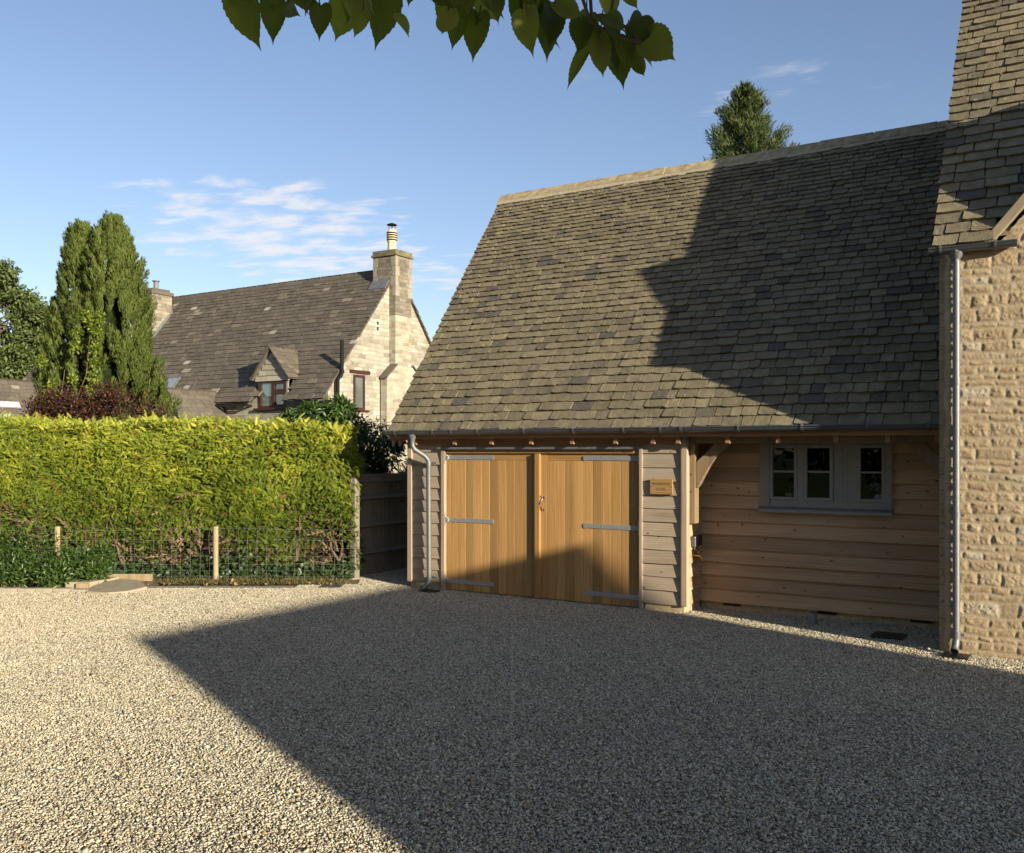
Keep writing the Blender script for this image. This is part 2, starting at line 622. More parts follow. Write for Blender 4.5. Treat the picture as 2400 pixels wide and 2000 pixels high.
def m_glass(name, tint=(0.9, 0.95, 0.95)):
    m = NT(name)
    m.t.nodes.remove(m.b)
    tr = m.n('ShaderNodeBsdfTransparent')
    tr.inputs[0].default_value = (*tint, 1)
    gl = m.n('ShaderNodeBsdfGlossy')
    gl.inputs['Roughness'].default_value = 0.01
    fr = m.n('ShaderNodeFresnel')
    fr.inputs[0].default_value = 1.5
    v = m.obj()
    m.l(m.bump(m.noise(v, 3.0, 2), 0.02, 0.02), gl.inputs['Normal'])
    mx = m.n('ShaderNodeMixShader')
    m.l(m.math('MULTIPLY', fr.outputs[0], 0.7, True), mx.inputs[0])
    m.l(tr.outputs[0], mx.inputs[1])
    m.l(gl.outputs[0], mx.inputs[2])
    m.l(mx.outputs[0], m.out.inputs[0])
    return m.mat


M['glass'] = m_glass('window_glass')


def m_heightwall():
    m = NT('rough_cotswold_stone')
    v = m.obj()
    a = m.attr('stone')
    mo = m.attr('joint')
    base = m.ramp(a, [(0.0, (0.35, 0.268, 0.168)), (0.35, (0.43, 0.338, 0.215)), (0.6, (0.38, 0.286, 0.172)), (0.85, (0.455, 0.365, 0.24)), (0.97, (0.47, 0.395, 0.275)), (1.0, (0.50, 0.45, 0.36))])
    n2 = m.noise(v, 30, 6, 0.7)
    n1 = m.noise(v, 5, 4, 0.6)
    c = m.mix(m.rng(n2, 0.38, 0.68, 0, 0.5), base, m.mix(1.0, base, (0.66, 0.62, 0.56), 'MULTIPLY'))
    c = m.mix(m.rng(n1, 0.4, 0.7, 0, 0.4), c, (0.48, 0.37, 0.23))
    c = m.mix(m.math('MULTIPLY', mo, 0.8), c, (0.44, 0.355, 0.235))
    h = m.math('ADD', m.noise(v, 55, 5, 0.7), m.math('MULTIPLY', m.noise(v, 160, 3, 0.6), 0.4))
    return m.fin(c, 0.95, m.bump(h, 0.7, 0.015), 0.1)


M['rock'] = m_heightwall()


def m_gravel():
    m = NT('gravel_stone')
    c = m.ramp(m.rnd(), [(0.0, (0.10, 0.09, 0.072)), (0.10, (0.24, 0.21, 0.155)), (0.2, (0.37, 0.335, 0.255)), (0.40, (0.50, 0.452, 0.33)), (0.58, (0.60, 0.545, 0.40)), (0.80, (0.68, 0.625, 0.465)), (0.90, (0.52, 0.39, 0.21)), (0.945, (0.28, 0.18, 0.09)), (0.96, (0.57, 0.53, 0.44)), (1.0, (0.74, 0.69, 0.56))])
    wp = m.n('ShaderNodeNewGeometry').outputs['Position']
    big = m.noise(wp, 0.55, 4, 0.6)
    c = m.mix(m.rng(big, 0.35, 0.65, 0, 0.30), c, m.mix(1.0, c, (0.68, 0.67, 0.66), 'MULTIPLY'))
    v = m.obj()
    n = m.noise(v, 90, 3, 0.6)
    c = m.mix(m.rng(n, 0.35, 0.7, 0, 0.35), c, m.mix(1.0, c, (0.6, 0.57, 0.53), 'MULTIPLY'))
    return m.fin(c, 0.75, m.bump(n, 0.3, 0.003), 0.25)


M['gravel'] = m_gravel()


def m_groundsheet(name, a, b, scale):
    m = NT(name)
    v = m.obj()
    n = m.noise(v, scale, 8, 0.7)
    c = m.mix(m.rng(n, 0.35, 0.65), a, b)
    return m.fin(c, 0.95, m.bump(n, 0.6, 0.02), 0.1)


M['soil_gravel'] = m_groundsheet('gravel_bed', (0.16, 0.14, 0.11), (0.42, 0.37, 0.29), 60)
M['field'] = m_groundsheet('grass_field', (0.05, 0.07, 0.02), (0.09, 0.11, 0.04), 3)
M['soil'] = m_groundsheet('soil', (0.08, 0.06, 0.035), (0.17, 0.13, 0.08), 12)

# ------------------------------------------------------------------ ground
mb = MB()
mb.add([(-700, -700, -0.03), (700, -700, -0.03), (700, 700, -0.03), (-700, 700, -0.03)], [(0, 1, 2, 3)])
tag(mb.build('ground', M['field']), 'rough grass land around the houses', 'ground', kind='structure')
mb = MB()
mb.add([(-22, -14, -0.012), (14, -14, -0.012), (14, 22, -0.012), (-22, 22, -0.012)], [(0, 1, 2, 3)])
tag(mb.build('drive', M['soil_gravel']), 'bed of the gravel drive', 'drive', kind='structure')


def make_gravel():
    rg = np.random.default_rng(5)
    T = 1.6
    N = 25000
    t = (1 + 5 ** 0.5) / 2
    ico = np.array([(-1, t, 0), (1, t, 0), (-1, -t, 0), (1, -t, 0), (0, -1, t), (0, 1, t), (0, -1, -t), (0, 1, -t), (t, 0, -1), (t, 0, 1), (-t, 0, -1), (-t, 0, 1)], float)
    ico /= np.linalg.norm(ico[0])
    fi = np.array([(0, 11, 5), (0, 5, 1), (0, 1, 7), (0, 7, 10), (0, 10, 11), (1, 5, 9), (5, 11, 4), (11, 10, 2), (10, 7, 6), (7, 1, 8), (3, 9, 4), (3, 4, 2), (3, 2, 6), (3, 6, 8), (3, 8, 9), (4, 9, 5), (2, 4, 11), (6, 2, 10), (8, 6, 7), (9, 8, 1)])
    P = ico[None] * rg.uniform(0.7, 1.25, (N, 12, 1))
    s = rg.lognormal(0, 0.30, N) * 0.0062
    sc = np.stack([s * rg.uniform(0.9, 1.5, N), s * rg.uniform(0.7, 1.1, N), s * rg.uniform(0.35, 0.7, N)], 1)
    P = P * sc[:, None, :]
    a = rg.uniform(0, 2 * np.pi, N)
    tx = rg.normal(0, 0.38, N)
    ty = rg.normal(0, 0.38, N)

    def rot(P, ang, i, j):
        c, q = np.cos(ang)[:, None], np.sin(ang)[:, None]
        A, B = P[..., i].copy(), P[..., j].copy()
        P[..., i] = A * c - B * q
        P[..., j] = A * q + B * c
    rot(P, a, 0, 1)
    rot(P, tx, 1, 2)
    rot(P, ty, 0, 2)
    C = np.stack([rg.uniform(-T / 2, T / 2, N), rg.uniform(-T / 2, T / 2, N), rg.uniform(-0.003, 0.010, N)], 1)
    P = P + C[:, None, :]
    V = P.reshape(-1, 3)
    F = (fi[None] + (np.arange(N) * 12)[:, None, None]).reshape(-1, 3)
    o = np_mesh('gravel', V, F, M['gravel'])
    tag(o, 'pale flint gravel spread over the whole drive', 'gravel', kind='stuff')
    o.location = site(0.0, 9.6, 0.0)
    o.rotation_euler = (0, 0, YAW)
    g = bpy.data.node_groups.new('gravel_spread', 'GeometryNodeTree')
    g.interface.new_socket('Geometry', in_out='INPUT', socket_type='NodeSocketGeometry')
    g.interface.new_socket('Geometry', in_out='OUTPUT', socket_type='NodeSocketGeometry')
    nn = g.nodes.new
    gi, go = nn('NodeGroupInput'), nn('NodeGroupOutput')
    grid = nn('GeometryNodeMeshGrid')
    nx, ny = 14, 9
    pitch = T * 0.985
    grid.inputs['Size X'].default_value = pitch * (nx - 1)
    grid.inputs['Size Y'].default_value = pitch * (ny - 1)
    grid.inputs['Vertices X'].default_value = nx
    grid.inputs['Vertices Y'].default_value = ny
    pos = nn('GeometryNodeInputPosition')
    sp = nn('ShaderNodeSeparateXYZ')
    g.links.new(pos.outputs[0], sp.inputs[0])
    c1 = nn('FunctionNodeCompare')
    c1.operation = 'GREATER_THAN'
    g.links.new(sp.outputs[1], c1.inputs[0])
    c1.inputs[1].default_value = 3.9
    c2 = nn('FunctionNodeCompare')
    c2.operation = 'LESS_THAN'
    g.links.new(sp.outputs[0], c2.inputs[0])
    c2.inputs[1].default_value = -2.6
    an = nn('FunctionNodeBooleanMath')
    an.operation = 'AND'
    g.links.new(c1.outputs[0], an.inputs[0])
    g.links.new(c2.outputs[0], an.inputs[1])
    dl = nn('GeometryNodeDeleteGeometry')
    g.links.new(grid.outputs[0], dl.inputs[0])
    g.links.new(an.outputs[0], dl.inputs['Selection'])
    rv = nn('FunctionNodeRandomValue')
    rv.data_type = 'INT'
    imin = [i for i in rv.inputs if i.name == 'Min' and i.type == 'INT'][0]
    imax = [i for i in rv.inputs if i.name == 'Max' and i.type == 'INT'][0]
    imin.default_value = 0
    imax.default_value = 3
    iout = [i for i in rv.outputs if i.type == 'INT'][0]
    mu = nn('ShaderNodeMath')
    mu.operation = 'MULTIPLY'
    g.links.new(iout, mu.inputs[0])
    mu.inputs[1].default_value = math.pi / 2
    cx = nn('ShaderNodeCombineXYZ')
    g.links.new(mu.outputs[0], cx.inputs[2])
    er = nn('FunctionNodeEulerToRotation')
    g.links.new(cx.outputs[0], er.inputs[0])
    ip = nn('GeometryNodeInstanceOnPoints')
    g.links.new(dl.outputs[0], ip.inputs['Points'])
    g.links.new(gi.outputs[0], ip.inputs['Instance'])
    g.links.new(er.outputs[0], ip.inputs['Rotation'])
    g.links.new(ip.outputs[0], go.inputs[0])
    md = o.modifiers.new('spread', 'NODES')
    md.node_group = g


make_gravel()

# ------------------------------------------------------------------ roof slates


def slates(name, mat, parent, O, U, S, width, length, rows, tw, thick=0.022, seed=1, keep=None, rag=0.012, lift=1.0):
    """courses of split stone slates from the eaves up. O eaves-left corner, U along, S up the slope; rows = course gauges"""
    rd = random.Random(seed)
    O, U, S = Vector(O), Vector(U).normalized(), Vector(S).normalized()
    Nn = U.cross(S).normalized()
    mb = MB()
    y = 0.0
    for gi, gauge in enumerate(rows):
        x = -rd.uniform(0.0, 0.02)
        k = gauge / rows[0]
        first = True
        while x < width:
            w = rd.uniform(*tw) * (0.62 + 0.38 * k)
            if first:
                w *= rd.uniform(0.5, 1.0)
                first = False
            x1 = x + w
            if width - x1 < tw[0] * 0.55:
                x1 = width + rd.uniform(-0.01, 0.02)
            g = 0.0035
            xm, ym = (x + x1) / 2, y + gauge / 2
            if keep is None or keep(xm, ym):
                dy = rd.uniform(-rag, rag)
                th = thick * rd.uniform(0.82, 1.22) * (0.7 + 0.3 * k)
                sag = 0.008 * mnoise.noise(Vector((xm * 0.9, ym * 0.9, seed)))
                tl = th * rd.uniform(0.98, 1.25) * lift + sag
                nb = 5
                tail = []
                sk = rd.uniform(-rag, rag) * 0.7
                for i in range(nb):
                    t = i / (nb - 1)
                    cy = 0.010 if i in (0, nb - 1) else 0
                    tail.append((x + g + (x1 - x - 2 * g) * t, y + dy + sk * (t - 0.5) + cy + rd.uniform(-0.005, 0.005)))
                head = y + gauge * 1.5
                hl = sag
                top = [O + U * px + S * py + Nn * (tl + rd.uniform(-0.002, 0.002)) for px, py in tail]
                inx = rd.uniform(0.0, 0.012)
                top += [O + U * (x1 - g - inx) + S * head + Nn * (hl + th * 0.25), O + U * (x + g + rd.uniform(0, 0.01)) + S * head + Nn * (hl + th * 0.25)]
                bot = [O + U * (px + rd.uniform(-.003, .003)) + S * (py + rd.uniform(0, 0.008)) + Nn * (tl - th) for px, py in tail]
                b2 = [top[5] - Nn * th, top[6] - Nn * th]
                vs = top + bot + b2
                fs = [(0, 1, 2, 3, 4, 5, 6)]
                for i in range(nb - 1):
                    fs.append((i, 7 + i, 8 + i, i + 1))
                fs.append((4, 11, 12, 5))
                fs.append((6, 13, 7, 0))
                mb.add(vs, fs)
            x = x1
        y += gauge
        if y > length:
            break
    # boarding under the slates
    q = [O - Nn * 0.03, O + U * width - Nn * 0.03, O + U * width + S * length - Nn * 0.03, O + S * length - Nn * 0.03]
    if keep is None:
        mb.add(q, [(0, 1, 2, 3)])
    else:
        n = 60
        for i in range(n):
            for j in range(n):
                xa, xb, ya, yb = width * i / n, width * (i + 1) / n, length * j / n, length * (j + 1) / n
                if keep((xa + xb) / 2, (ya + yb) / 2):
                    mb.add([O + U * a + S * b - Nn * 0.03 for a, b in ((xa, ya), (xb, ya), (xb, yb), (xa, yb))], [(0, 1, 2, 3)])
    me_o = mb.build(name, mat, parent)
    return me_o


def courses(total, g0, g1):
    out = []
    n = int(round(2 * total / (g0 + g1)))
    for i in range(n):
        out.append(g0 + (g1 - g0) * (i / max(1, n - 1)) ** 0.8)
    s = sum(out)
    return [g * total / s for g in out]


def ridge_line(name, parent, p0, p1, drop, half, seg=0.62, mats=None, seed=4, thick=0.05):
    """inverted-V ridge stones bedded in mortar along p0-p1"""
    rd = random.Random(seed)
    p0, p1 = Vector(p0), Vector(p1)
    d = (p1 - p0)
    L = d.length
    d.normalize()
    side = Vector((0, 0, 1)).cross(d).normalized()
    mb = MB()
    x = 0.0
    up = Vector((0, 0, 1))
    while x < L - 0.05:
        w = min(seg * rd.uniform(0.92, 1.08), L - x)
        if L - x - w < 0.2:
            w = L - x
        for m_, a, b, gr in ((0, x + 0.006, x + w - 0.016, 0.0), (1, x + w - 0.02, x + w + 0.01, -0.004)):
            mb.m = m_
            j = rd.uniform(-0.006, 0.006) if m_ == 0 else -0.004
            prof = [(-half, -drop), (-half - 0.002, -drop + thick * .9), (-0.03, thick * 0.95), (0.03, thick * 0.95), (half + 0.002, -drop + thick * .9), (half, -drop), (0, -thick * 0.2)]
            poly = [p0 + d * a + side * q + up * (h + j + gr) for q, h in prof]
            mb.prism(poly, d * (b - a))
        x += w
    # mortar bed fillet
    mb.m = 1
    for sgn in (-1, 1):
        poly = [p0 + side * sgn * (half - 0.02) + up * (-drop + 0.0), p0 + side * sgn * (half + 0.03) + up * (-drop - 0.05), p0 + side * sgn * (half + 0.012) + up * (-drop + 0.03)]
        mb.prism(poly, d * L)
    return mb.build(name, mats or [M['ridge'], M['mortar']], parent)


def boards(mb, u0, u1, v, heights, axis='X', sgn=-1, top=None, th=0.032, rd=random.Random(2), wav=0.004):
    """feather-edged boards: heights = lower edges; bottom edge stands proud of the face at v"""
    hs = sorted(heights)
    for i, z0 in enumerate(hs):
        z1 = (hs[i + 1] if i + 1 < len(hs) else top) + 0.018
        t0 = th * rd.uniform(0.85, 1.12)
        n = max(2, int((u1 - u0) / 0.25))
        vs = []
        for k in range(n + 1):
            u = u0 + (u1 - u0) * k / n
            z0k = z0 + rd.uniform(-wav, wav)
            f0 = v + sgn * (t0 + rd.uniform(-0.001, 0.002))
            f1 = v + sgn * 0.010
            for vv, zz in ((f0, z0k), (f1, z1), (v, z1), (v, z0k)):
                vs.append((u, vv, zz) if axis == 'X' else (vv, u, zz))
        fs = []
        for k in range(n):
            a, b = 4 * k, 4 * (k + 1)
            for q in range(4):
                q2 = (q + 1) % 4
                fs.append((a + q, b + q, b + q2, a + q2))
        fs.append((0, 1, 2, 3))
        fs.append((4 * n + 3, 4 * n + 2, 4 * n + 1, 4 * n))
        mb.add(vs, fs)


def gutter(name, parent, x0, x1, yc, z, r, mat, sag=0.0):
    """open half-round gutter along x, with rolled front bead and stop ends"""
    mb = MB()
    n = 10
    prof = []
    for k in range(n + 1):
        a = math.pi + math.pi * k / n
        prof.append((math.cos(a) * r, math.sin(a) * r))
    inn = [(q * 0.94, h * 0.94) for q, h in prof[::-1]]
    poly = [(x0, yc + q, z + h) for q, h in prof + inn]
    mb.prism(poly, (x1 - x0, 0, 0))
    mb.tube([(x0, yc - r, z + 0.004), (x1, yc - r, z + 0.004)], 0.010, 8)
    for x in (x0, x1 - 0.003):
        mb.prism([(x, yc + q, z + h) for q, h in prof], (0.003, 0, 0))
    return mb.build(name, mat, parent, smooth=True)


def bracket_mesh(r):
    mb = MB()
    pts = []
    for k in range(9):
        a = math.pi * 0.86 + math.pi * 1.0 * k / 8
        pts.append((math.cos(a) * (r + 0.006), math.sin(a) * (r + 0.006)))
    out = [(q * 1.05, h * 1.05) for q, h in pts[::-1]]
    mb.prism([(-0.012, q, h) for q, h in pts + out], (0.024, 0, 0))
    mb.box(-0.012, 0.012, -r - 0.018, -r + 0.012, 0.0, 0.022)
    return mb


def copy_part(o, parent, loc):
    c = o.copy()
    COL.objects.link(c)
    c.parent = parent
    c.location = loc
    return c


def bar_frame(mb, x0, x1, z0, z1, y0, y1, w):
    mb.box(x0, x0 + w, y0, y1, z0, z1)
    mb.box(x1 - w, x1, y0, y1, z0, z1)
    mb.box(x0 + w, x1 - w, y0 + 0.001, y1 - 0.001, z0, z0 + w)
    mb.box(x0 + w, x1 - w, y0 + 0.001, y1 - 0.001, z1 - w, z1)


# ------------------------------------------------------------------ garage
def make_garage():
    G = thing('garage', 'timber boarded garage with stone slate roof, pale oak double doors and recessed side window', 'garage')
    F = 10.84          # front boarding plane
    RC = 11.36         # recessed wall plane
    hb = [0.111, 0.28, 0.449, 0.613, 0.784, 0.957, 1.127, 1.295, 1.462, 1.635, 1.802, 1.982]
    mb = MB()
    boards(mb, -8.475, -7.95, F, hb, top=2.12)
    mb.build('front_cladding', M['board'], G)
    mb = MB()
    boards(mb, -4.822, -4.30, F, [h - 0.012 for h in hb], top=2.12)
    mb.build('front_cladding', M['board'], G)
    mb = MB()
    boards(mb, -4.245, -3.492, RC, [h - 0.008 for h in hb if h > 1.2], top=2.16, th=0.05)
    mb.build('recess_cladding', M['board_in'], G)
    mb = MB()
    boards(mb, -1.94, -1.22, RC, [h - 0.008 for h in hb if h > 1.2], top=2.16, th=0.05)
    mb.build('recess_cladding', M['board_in'], G)
    mb = MB()
    boards(mb, -4.245, -1.22, RC, [h - 0.008 for h in hb if h < 1.2], top=1.288, th=0.05)
    mb.build('recess_cladding', M['board_in'], G)
    mb = MB()
    boards(mb, F + 0.03, RC - 0.035, -4.285, [h - 0.012 for h in hb], axis='Y', sgn=1, top=2.12, wav=0.002)
    mb.build('return_cladding', M['board_y'], G)
    # shell behind the boards (keeps the inside dark)
    mb = MB()
    for a in ((-8.47, -7.95, F), (-4.82, -4.30, F)):
        mb.box(a[0], a[1], a[2] + 0.002, a[2] + 0.1, 0.13, 2.28)
    mb.box(-7.95, -4.82, F + 0.002, F + 0.1, 2.07, 2.28)
    mb.box(-4.38, -4.287, F + 0.1, RC, 0.12, 2.3)
    mb.box(-4.38, -3.48, RC + 0.002, RC + 0.1, 0.13, 2.62)
    mb.box(-1.95, -1.24, RC + 0.002, RC + 0.1, 0.13, 2.62)
    mb.box(-3.48, -1.95, RC + 0.002, RC + 0.1, 0.13, 1.25)
    mb.box(-3.48, -1.95, RC + 0.002, RC + 0.1, 2.12, 2.62)
    mb.box(-8.47, -8.37, F + 0.1, 16.4, 0.0, 2.3)
    mb.box(-8.47, -1.24, 16.4, 16.5, 0.0, 2.3)
    mb.prism([(-8.47, F + 0.1, 2.3), (-8.47, 16.4, 2.3), (-8.47, 13.673, 6.15)], (0.1, 0, 0))
    mb.build('inner_wall', M['dark'], G)
    mb = MB()
    boards(mb, F + 0.02, 16.5, -8.47, [0.1 + 0.17 * i for i in range(13)], axis='Y', sgn=-1, top=2.3)
    mb.build('side_cladding', M['board_y'], G)
    mb = MB()
    mb.box(-8.547, -8.472, F - 0.055, F + 0.02, 0.09, 2.18)
    mb.build('corner_board', M['batten'], G, bevel=0.003)
    mb = MB()
    mb.box(-4.299, -4.232, F - 0.055, F + 0.012, 0.092, 2.17)
    mb.box(-4.285, -4.222, F - 0.057, F + 0.04, 0.094, 2.165)
    mb.build('corner_board', M['batten'], G, bevel=0.003)
    mb = MB()
    mb.box(-4.272, -4.235, RC - 0.06, RC - 0.004, 0.097, 2.16)
    mb.build('corner_board', M['board_y'], G, bevel=0.003)
    # plinth stones
    mb = MB()
    mb.box(-8.53, -7.90, F + 0.004, F + 0.3, -0.05, 0.13)
    mb.build('plinth', M['plinth'], G, bevel=0.008)
    mb = MB()
    mb.box(-4.80, -4.27, F - 0.005, F + 0.2, -0.05, 0.105)
    mb.build('plinth', M['plinth'], G, bevel=0.008)
    mb = MB()
    mb.box(-4.36, -4.265, F + 0.203, RC + 0.004, -0.05, 0.12)
    mb.build('plinth', M['plinth'], G, bevel=0.008)
    mb = MB()
    mb.box(-4.26, -1.22, RC + 0.006, RC + 0.2, -0.05, 0.128)
    mb.build('plinth', M['plinth'], G, bevel=0.008)
    ab0 = None
    for x in (-3.85, -2.69, -1.66):
        mb = MB()
        mb.box(-0.11, 0.11, -0.012, 0.01, -0.022, 0.022)
        for k in range(16):
            for z in (-0.008, 0.010):
                mb.box(-0.105 + k * 0.0135, -0.105 + k * 0.0135 + 0.005, -0.015, -0.012, z - 0.005, z + 0.003)
        if ab0 is None:
            ab0 = mb.build('air_brick', M['black'], G)
            ab0.location = (x, RC - 0.002, 0.085)
        else:
            copy_part(ab0, G, (x, RC - 0.002, 0.085))
    # door frame
    mb = MB()
    mb.box(-7.945, -7.886, F - 0.045, F + 0.06, 0.0, 2.035)
    mb.build('door_frame', M['batten'], G, bevel=0.003)
    mb = MB()
    mb.box(-4.86, -4.82, F - 0.045, F + 0.06, 0.0, 2.035)
    mb.build('door_frame', M['batten'], G, bevel=0.003)
    mb = MB()
    mb.box(-7.885, -4.861, F - 0.02, F + 0.06, 1.966, 2.034)
    mb.build('door_head', M['oak_x'], G, bevel=0.003)
    mb = MB()
    mb.box(-7.99, -4.80, F - 0.075, F + 0.03, 2.036, 2.050)
    mb.box(-7.99, -4.80, F - 0.078, F - 0.074, 2.022, 2.052)
    mb.build('lintel_flashing', M['lead'], G)
    mb = MB()
    mb.box(-7.90, -4.83, F - 0.02, F + 0.2, -0.04, 0.006)
    mb.build('threshold', M['kerb'], G)
    # doors
    ed = [-7.883, -7.808, -7.68, -7.549, -7.413, -7.279, -7.14, -7.005, -6.869, -6.735, -6.6, -6.459, -6.39]
    ed2 = [-6.378, -6.222, -6.082, -5.952, -5.815, -5.676, -5.54, -5.405, -5.271, -5.133, -5.0, -4.866]
    hinge = None

    def leaf(edges, left):
        D = MB()
        y0 = F + 0.012
        for a, b in zip(edges[:-1], edges[1:]):
            g = 0.0018
            zt = 1.963 if (a == edges[0] or b == edges[-1]) else 1.872
            c = 0.0035
            poly = [(a + g, y0 + c, 0), (a + g + c, y0, 0), (b - g - c, y0, 0), (b - g, y0 + c, 0), (b - g, y0 + 0.03, 0), (a + g, y0 + 0.03, 0)]
            D.prism([(p[0], p[1], 0.022) for p in poly], (0, 0, zt - 0.022 - 0.001))
        d = D.build('garage_door', M['oak'], G)
        mbr = MB()
        mbr.box(edges[1] + 0.001, edges[-2] - 0.001, y0 + 0.003, y0 + 0.03, 1.874, 1.962)
        mbr.build('top_rail', M['oak_x'], d, bevel=0.002)
        mbk = MB()
        mbk.box(edges[0], edges[-1], y0 + 0.032, y0 + 0.05, 0.02, 1.963)
        mbk.build('back_frame', M['dark'], d)
        return d
    dl = leaf(ed, True)
    dr = leaf(ed2, False)
    mb = MB()
    mb.box(-6.388, -6.316, F - 0.042, F + 0.0115, 0.022, 1.962)
    mb.build('meeting_stile', M['oak'], dr, bevel=0.003)

    def hinge_mesh(sgn, crank):
        mb = MB()
        L = 0.80
        y = 0.0
        pr = [(0.02, -0.030), (L - 0.05, -0.027), (L - 0.035, -0.034), (L - 0.012, -0.030), (L, -0.012), (L, 0.012), (L - 0.012, 0.030), (L - 0.035, 0.034), (L - 0.05, 0.027), (0.02, 0.030)]
        mb.prism([(sgn * a, y, b) for a, b in pr], (0, -0.008, 0))
        mb.tube([(0, -0.012, -0.036), (0, -0.012, 0.036)], 0.016, 10)
        mb.box(min(-sgn * 0.004, -sgn * 0.034), max(-sgn * 0.004, -sgn * 0.034), -0.062 + 0.012, -0.053 + 0.012, -0.085, 0.085)
        mb.box(min(-sgn * 0.004, sgn * 0.03), max(-sgn * 0.004, sgn * 0.03), -0.03, -0.004, -0.028, 0.028)
        for x in (0.09, 0.3, 0.52, L - 0.03):
            mb.lathe((sgn * x, -0.008, 0), [(0.001, 0), (0.001, 0)], 4) if False else mb.box(sgn * x - 0.006, sgn * x + 0.006, -0.012, -0.008, -0.006, 0.006)
        return mb
    for d, x, sg, zz in ((dl, -7.868, 1, (1.904, 1.014, 0.142)), (dr, -4.880, -1, (1.903, 1.020, 0.143))):
        h0 = None
        for z in zz:
            if h0 is None:
                h0 = hinge_mesh(sg, 0).build('strap_hinge', M['strap'], d, bevel=0.0015)
                h0.location = (x, F + 0.011, z)
            else:
                copy_part(h0, d, (x, F + 0.011, z))
    # thumb-latch pull handle
    mb = MB()
    y = F + 0.012
    hx = -6.283
    mb.lathe((0, 0, 0), [(0.028, 0), (0.028, 0.006), (0.018, 0.014), (0.0, 0.016)], 14)
    for i in range(len(mb.v)):
        a, b, c = mb.v[i]
        mb.v[i] = (hx + a, y - c, 1.372 + b)
    mb.lathe((0, 0, 0), [(0.020, 0), (0.020, 0.006), (0.01, 0.010), (0.0, 0.011)], 12)
    k0 = len(mb.v) - 48
    for i in range(k0, len(mb.v)):
        a, b, c = mb.v[i]
        mb.v[i] = (hx + a, y - c, 1.208 + b)
    mb.tube([(hx, y - 0.012, 1.36), (hx - 0.01, y - 0.045, 1.33), (hx - 0.012, y - 0.058, 1.29), (hx - 0.006, y - 0.05, 1.245), (hx, y - 0.012, 1.21)], 0.009, 8)
    mb.tube([(hx + 0.004, y - 0.01, 1.39), (hx + 0.002, y - 0.04, 1.40), (hx + 0.0, y - 0.05, 1.385)], 0.008, 8)
    mb.build('pull_handle', M['chrome'], dr, smooth=True)
    # eaves: wall plate, beam, rafters, fascia
    mb = MB()
    mb.box(-8.46, -4.23, F - 0.018, F + 0.0, 2.052, 2.30)
    mb.build('wall_plate', M['soffit'], G)
    mb = MB()
    mb.box(-4.22, -1.24, F + 0.05, F + 0.19, 2.092, 2.30)
    mb.build('eaves_beam', M['oak_old'], G)
    mb = MB()
    mb.box(-4.22, -1.24, RC - 0.04, RC, 2.10, 2.62)
    mb.build('eaves_beam', M['oak_old'], G)
    m_ = 1.3369
    s = Vector((0, 1, m_)).normalized()
    nn = Vector((0, -m_, 1)).normalized()
    r0 = None
    for x in (-8.32, -7.62, -7.00, -6.37, -5.75, -5.13, -4.62, -4.29, -3.67, -3.07, -2.43, -1.89, -1.40):
        if r0 is None:
            mb = MB()
            p = Vector((0, 10.665, 2.194))
            q = p + s * 1.2
            mb.prism([(-0.026, p.y, p.z + 0.02), (-0.026, p.y + 0.0, p.z - 0.104), (-0.026, p.y + 0.03, p.z - 0.114), (-0.026, q.y + 0.09, q.z - 0.10), (-0.026, q.y, q.z)], (0.052, 0, 0))
            r0 = mb.build('rafter_foot', M['soffit'], G, bevel=0.002)
            r0.location = (x, 0, 0)
        else:
            copy_part(r0, G, (x, 0, 0))
    mb = MB()
    mb.box(-8.75, -1.24, 10.625, 10.65, 2.168, 2.262)
    mb.build('fascia', M['soffit'], G)
    mb = MB()
    mb.prism([(-8.6, 10.652, 2.20), (-8.6, 11.2, 2.20 + 0.548 * m_), (-8.6, 11.2, 2.23 + 0.548 * m_), (-8.6, 10.652, 2.235)], (7.26, 0, 0))
    mb.build('sarking_board', M['soffit'], G)
    # verge ladder at the left gable
    for x in (-8.745, -8.62):
        mb = MB()
        p = Vector((x, 10.66, 2.177))
        q = p + s * 4.9
        mb.prism([p, p - Vector((0, -0.02, 0.115)), q + Vector((0, 0.08, -0.115)), q], (0.03, 0, 0))
        mb.build('verge_board', M['post_wood'], G)
    # roof
    O = (-8.72, 10.565, 2.266)
    L = Vector((0, 13.673 - 10.565, 6.401 - 2.266)).length
    rows = courses(L - 0.10, 0.148, 0.076)
    rf = slates('roof', M['slate'], G, O, (1, 0, 0), (0, 1, m_), 7.50, L, rows, (0.14, 0.30), 0.027, 11, rag=0.007, lift=1.4)
    mb = MB()
    mb.prism([(-8.7, 13.66, 6.28), (-8.7, 16.9, 6.28 - 3.24 * m_ + 0.3), (-8.7, 16.9, 6.34 - 3.24 * m_ + 0.3), (-8.7, 13.673, 6.36)], (7.46, 0, 0))
    mb.build('rear_roof', M['slate'], G)
    # double eaves course peeking under the slates
    rd = random.Random(3)
    mb = MB()
    x = -8.70
    while x < -1.25:
        w = rd.uniform(0.2, 0.36)
        mb.prism([(x, 10.55 + rd.uniform(-0.01, 0.01), 2.240), (x, 10.77, 2.240 + 0.21 * m_), (x, 10.77, 2.256 + 0.21 * m_), (x, 10.555, 2.262)], (min(w, -1.24 - x) - 0.006, 0, 0))
        x += w
    mb.build('undereaves', M['slate'], rf)
    ridge_line('ridge_stones', rf, (-8.745, 13.673, 6.397), (-1.25, 13.673, 6.372), 0.135, 0.15, 0.78)
    # gutter, brackets, downpipe
    gut = gutter('gutter', G, -8.775, -1.25, 10.555, 2.277, 0.056, M['zinc_d'])
    b0 = None
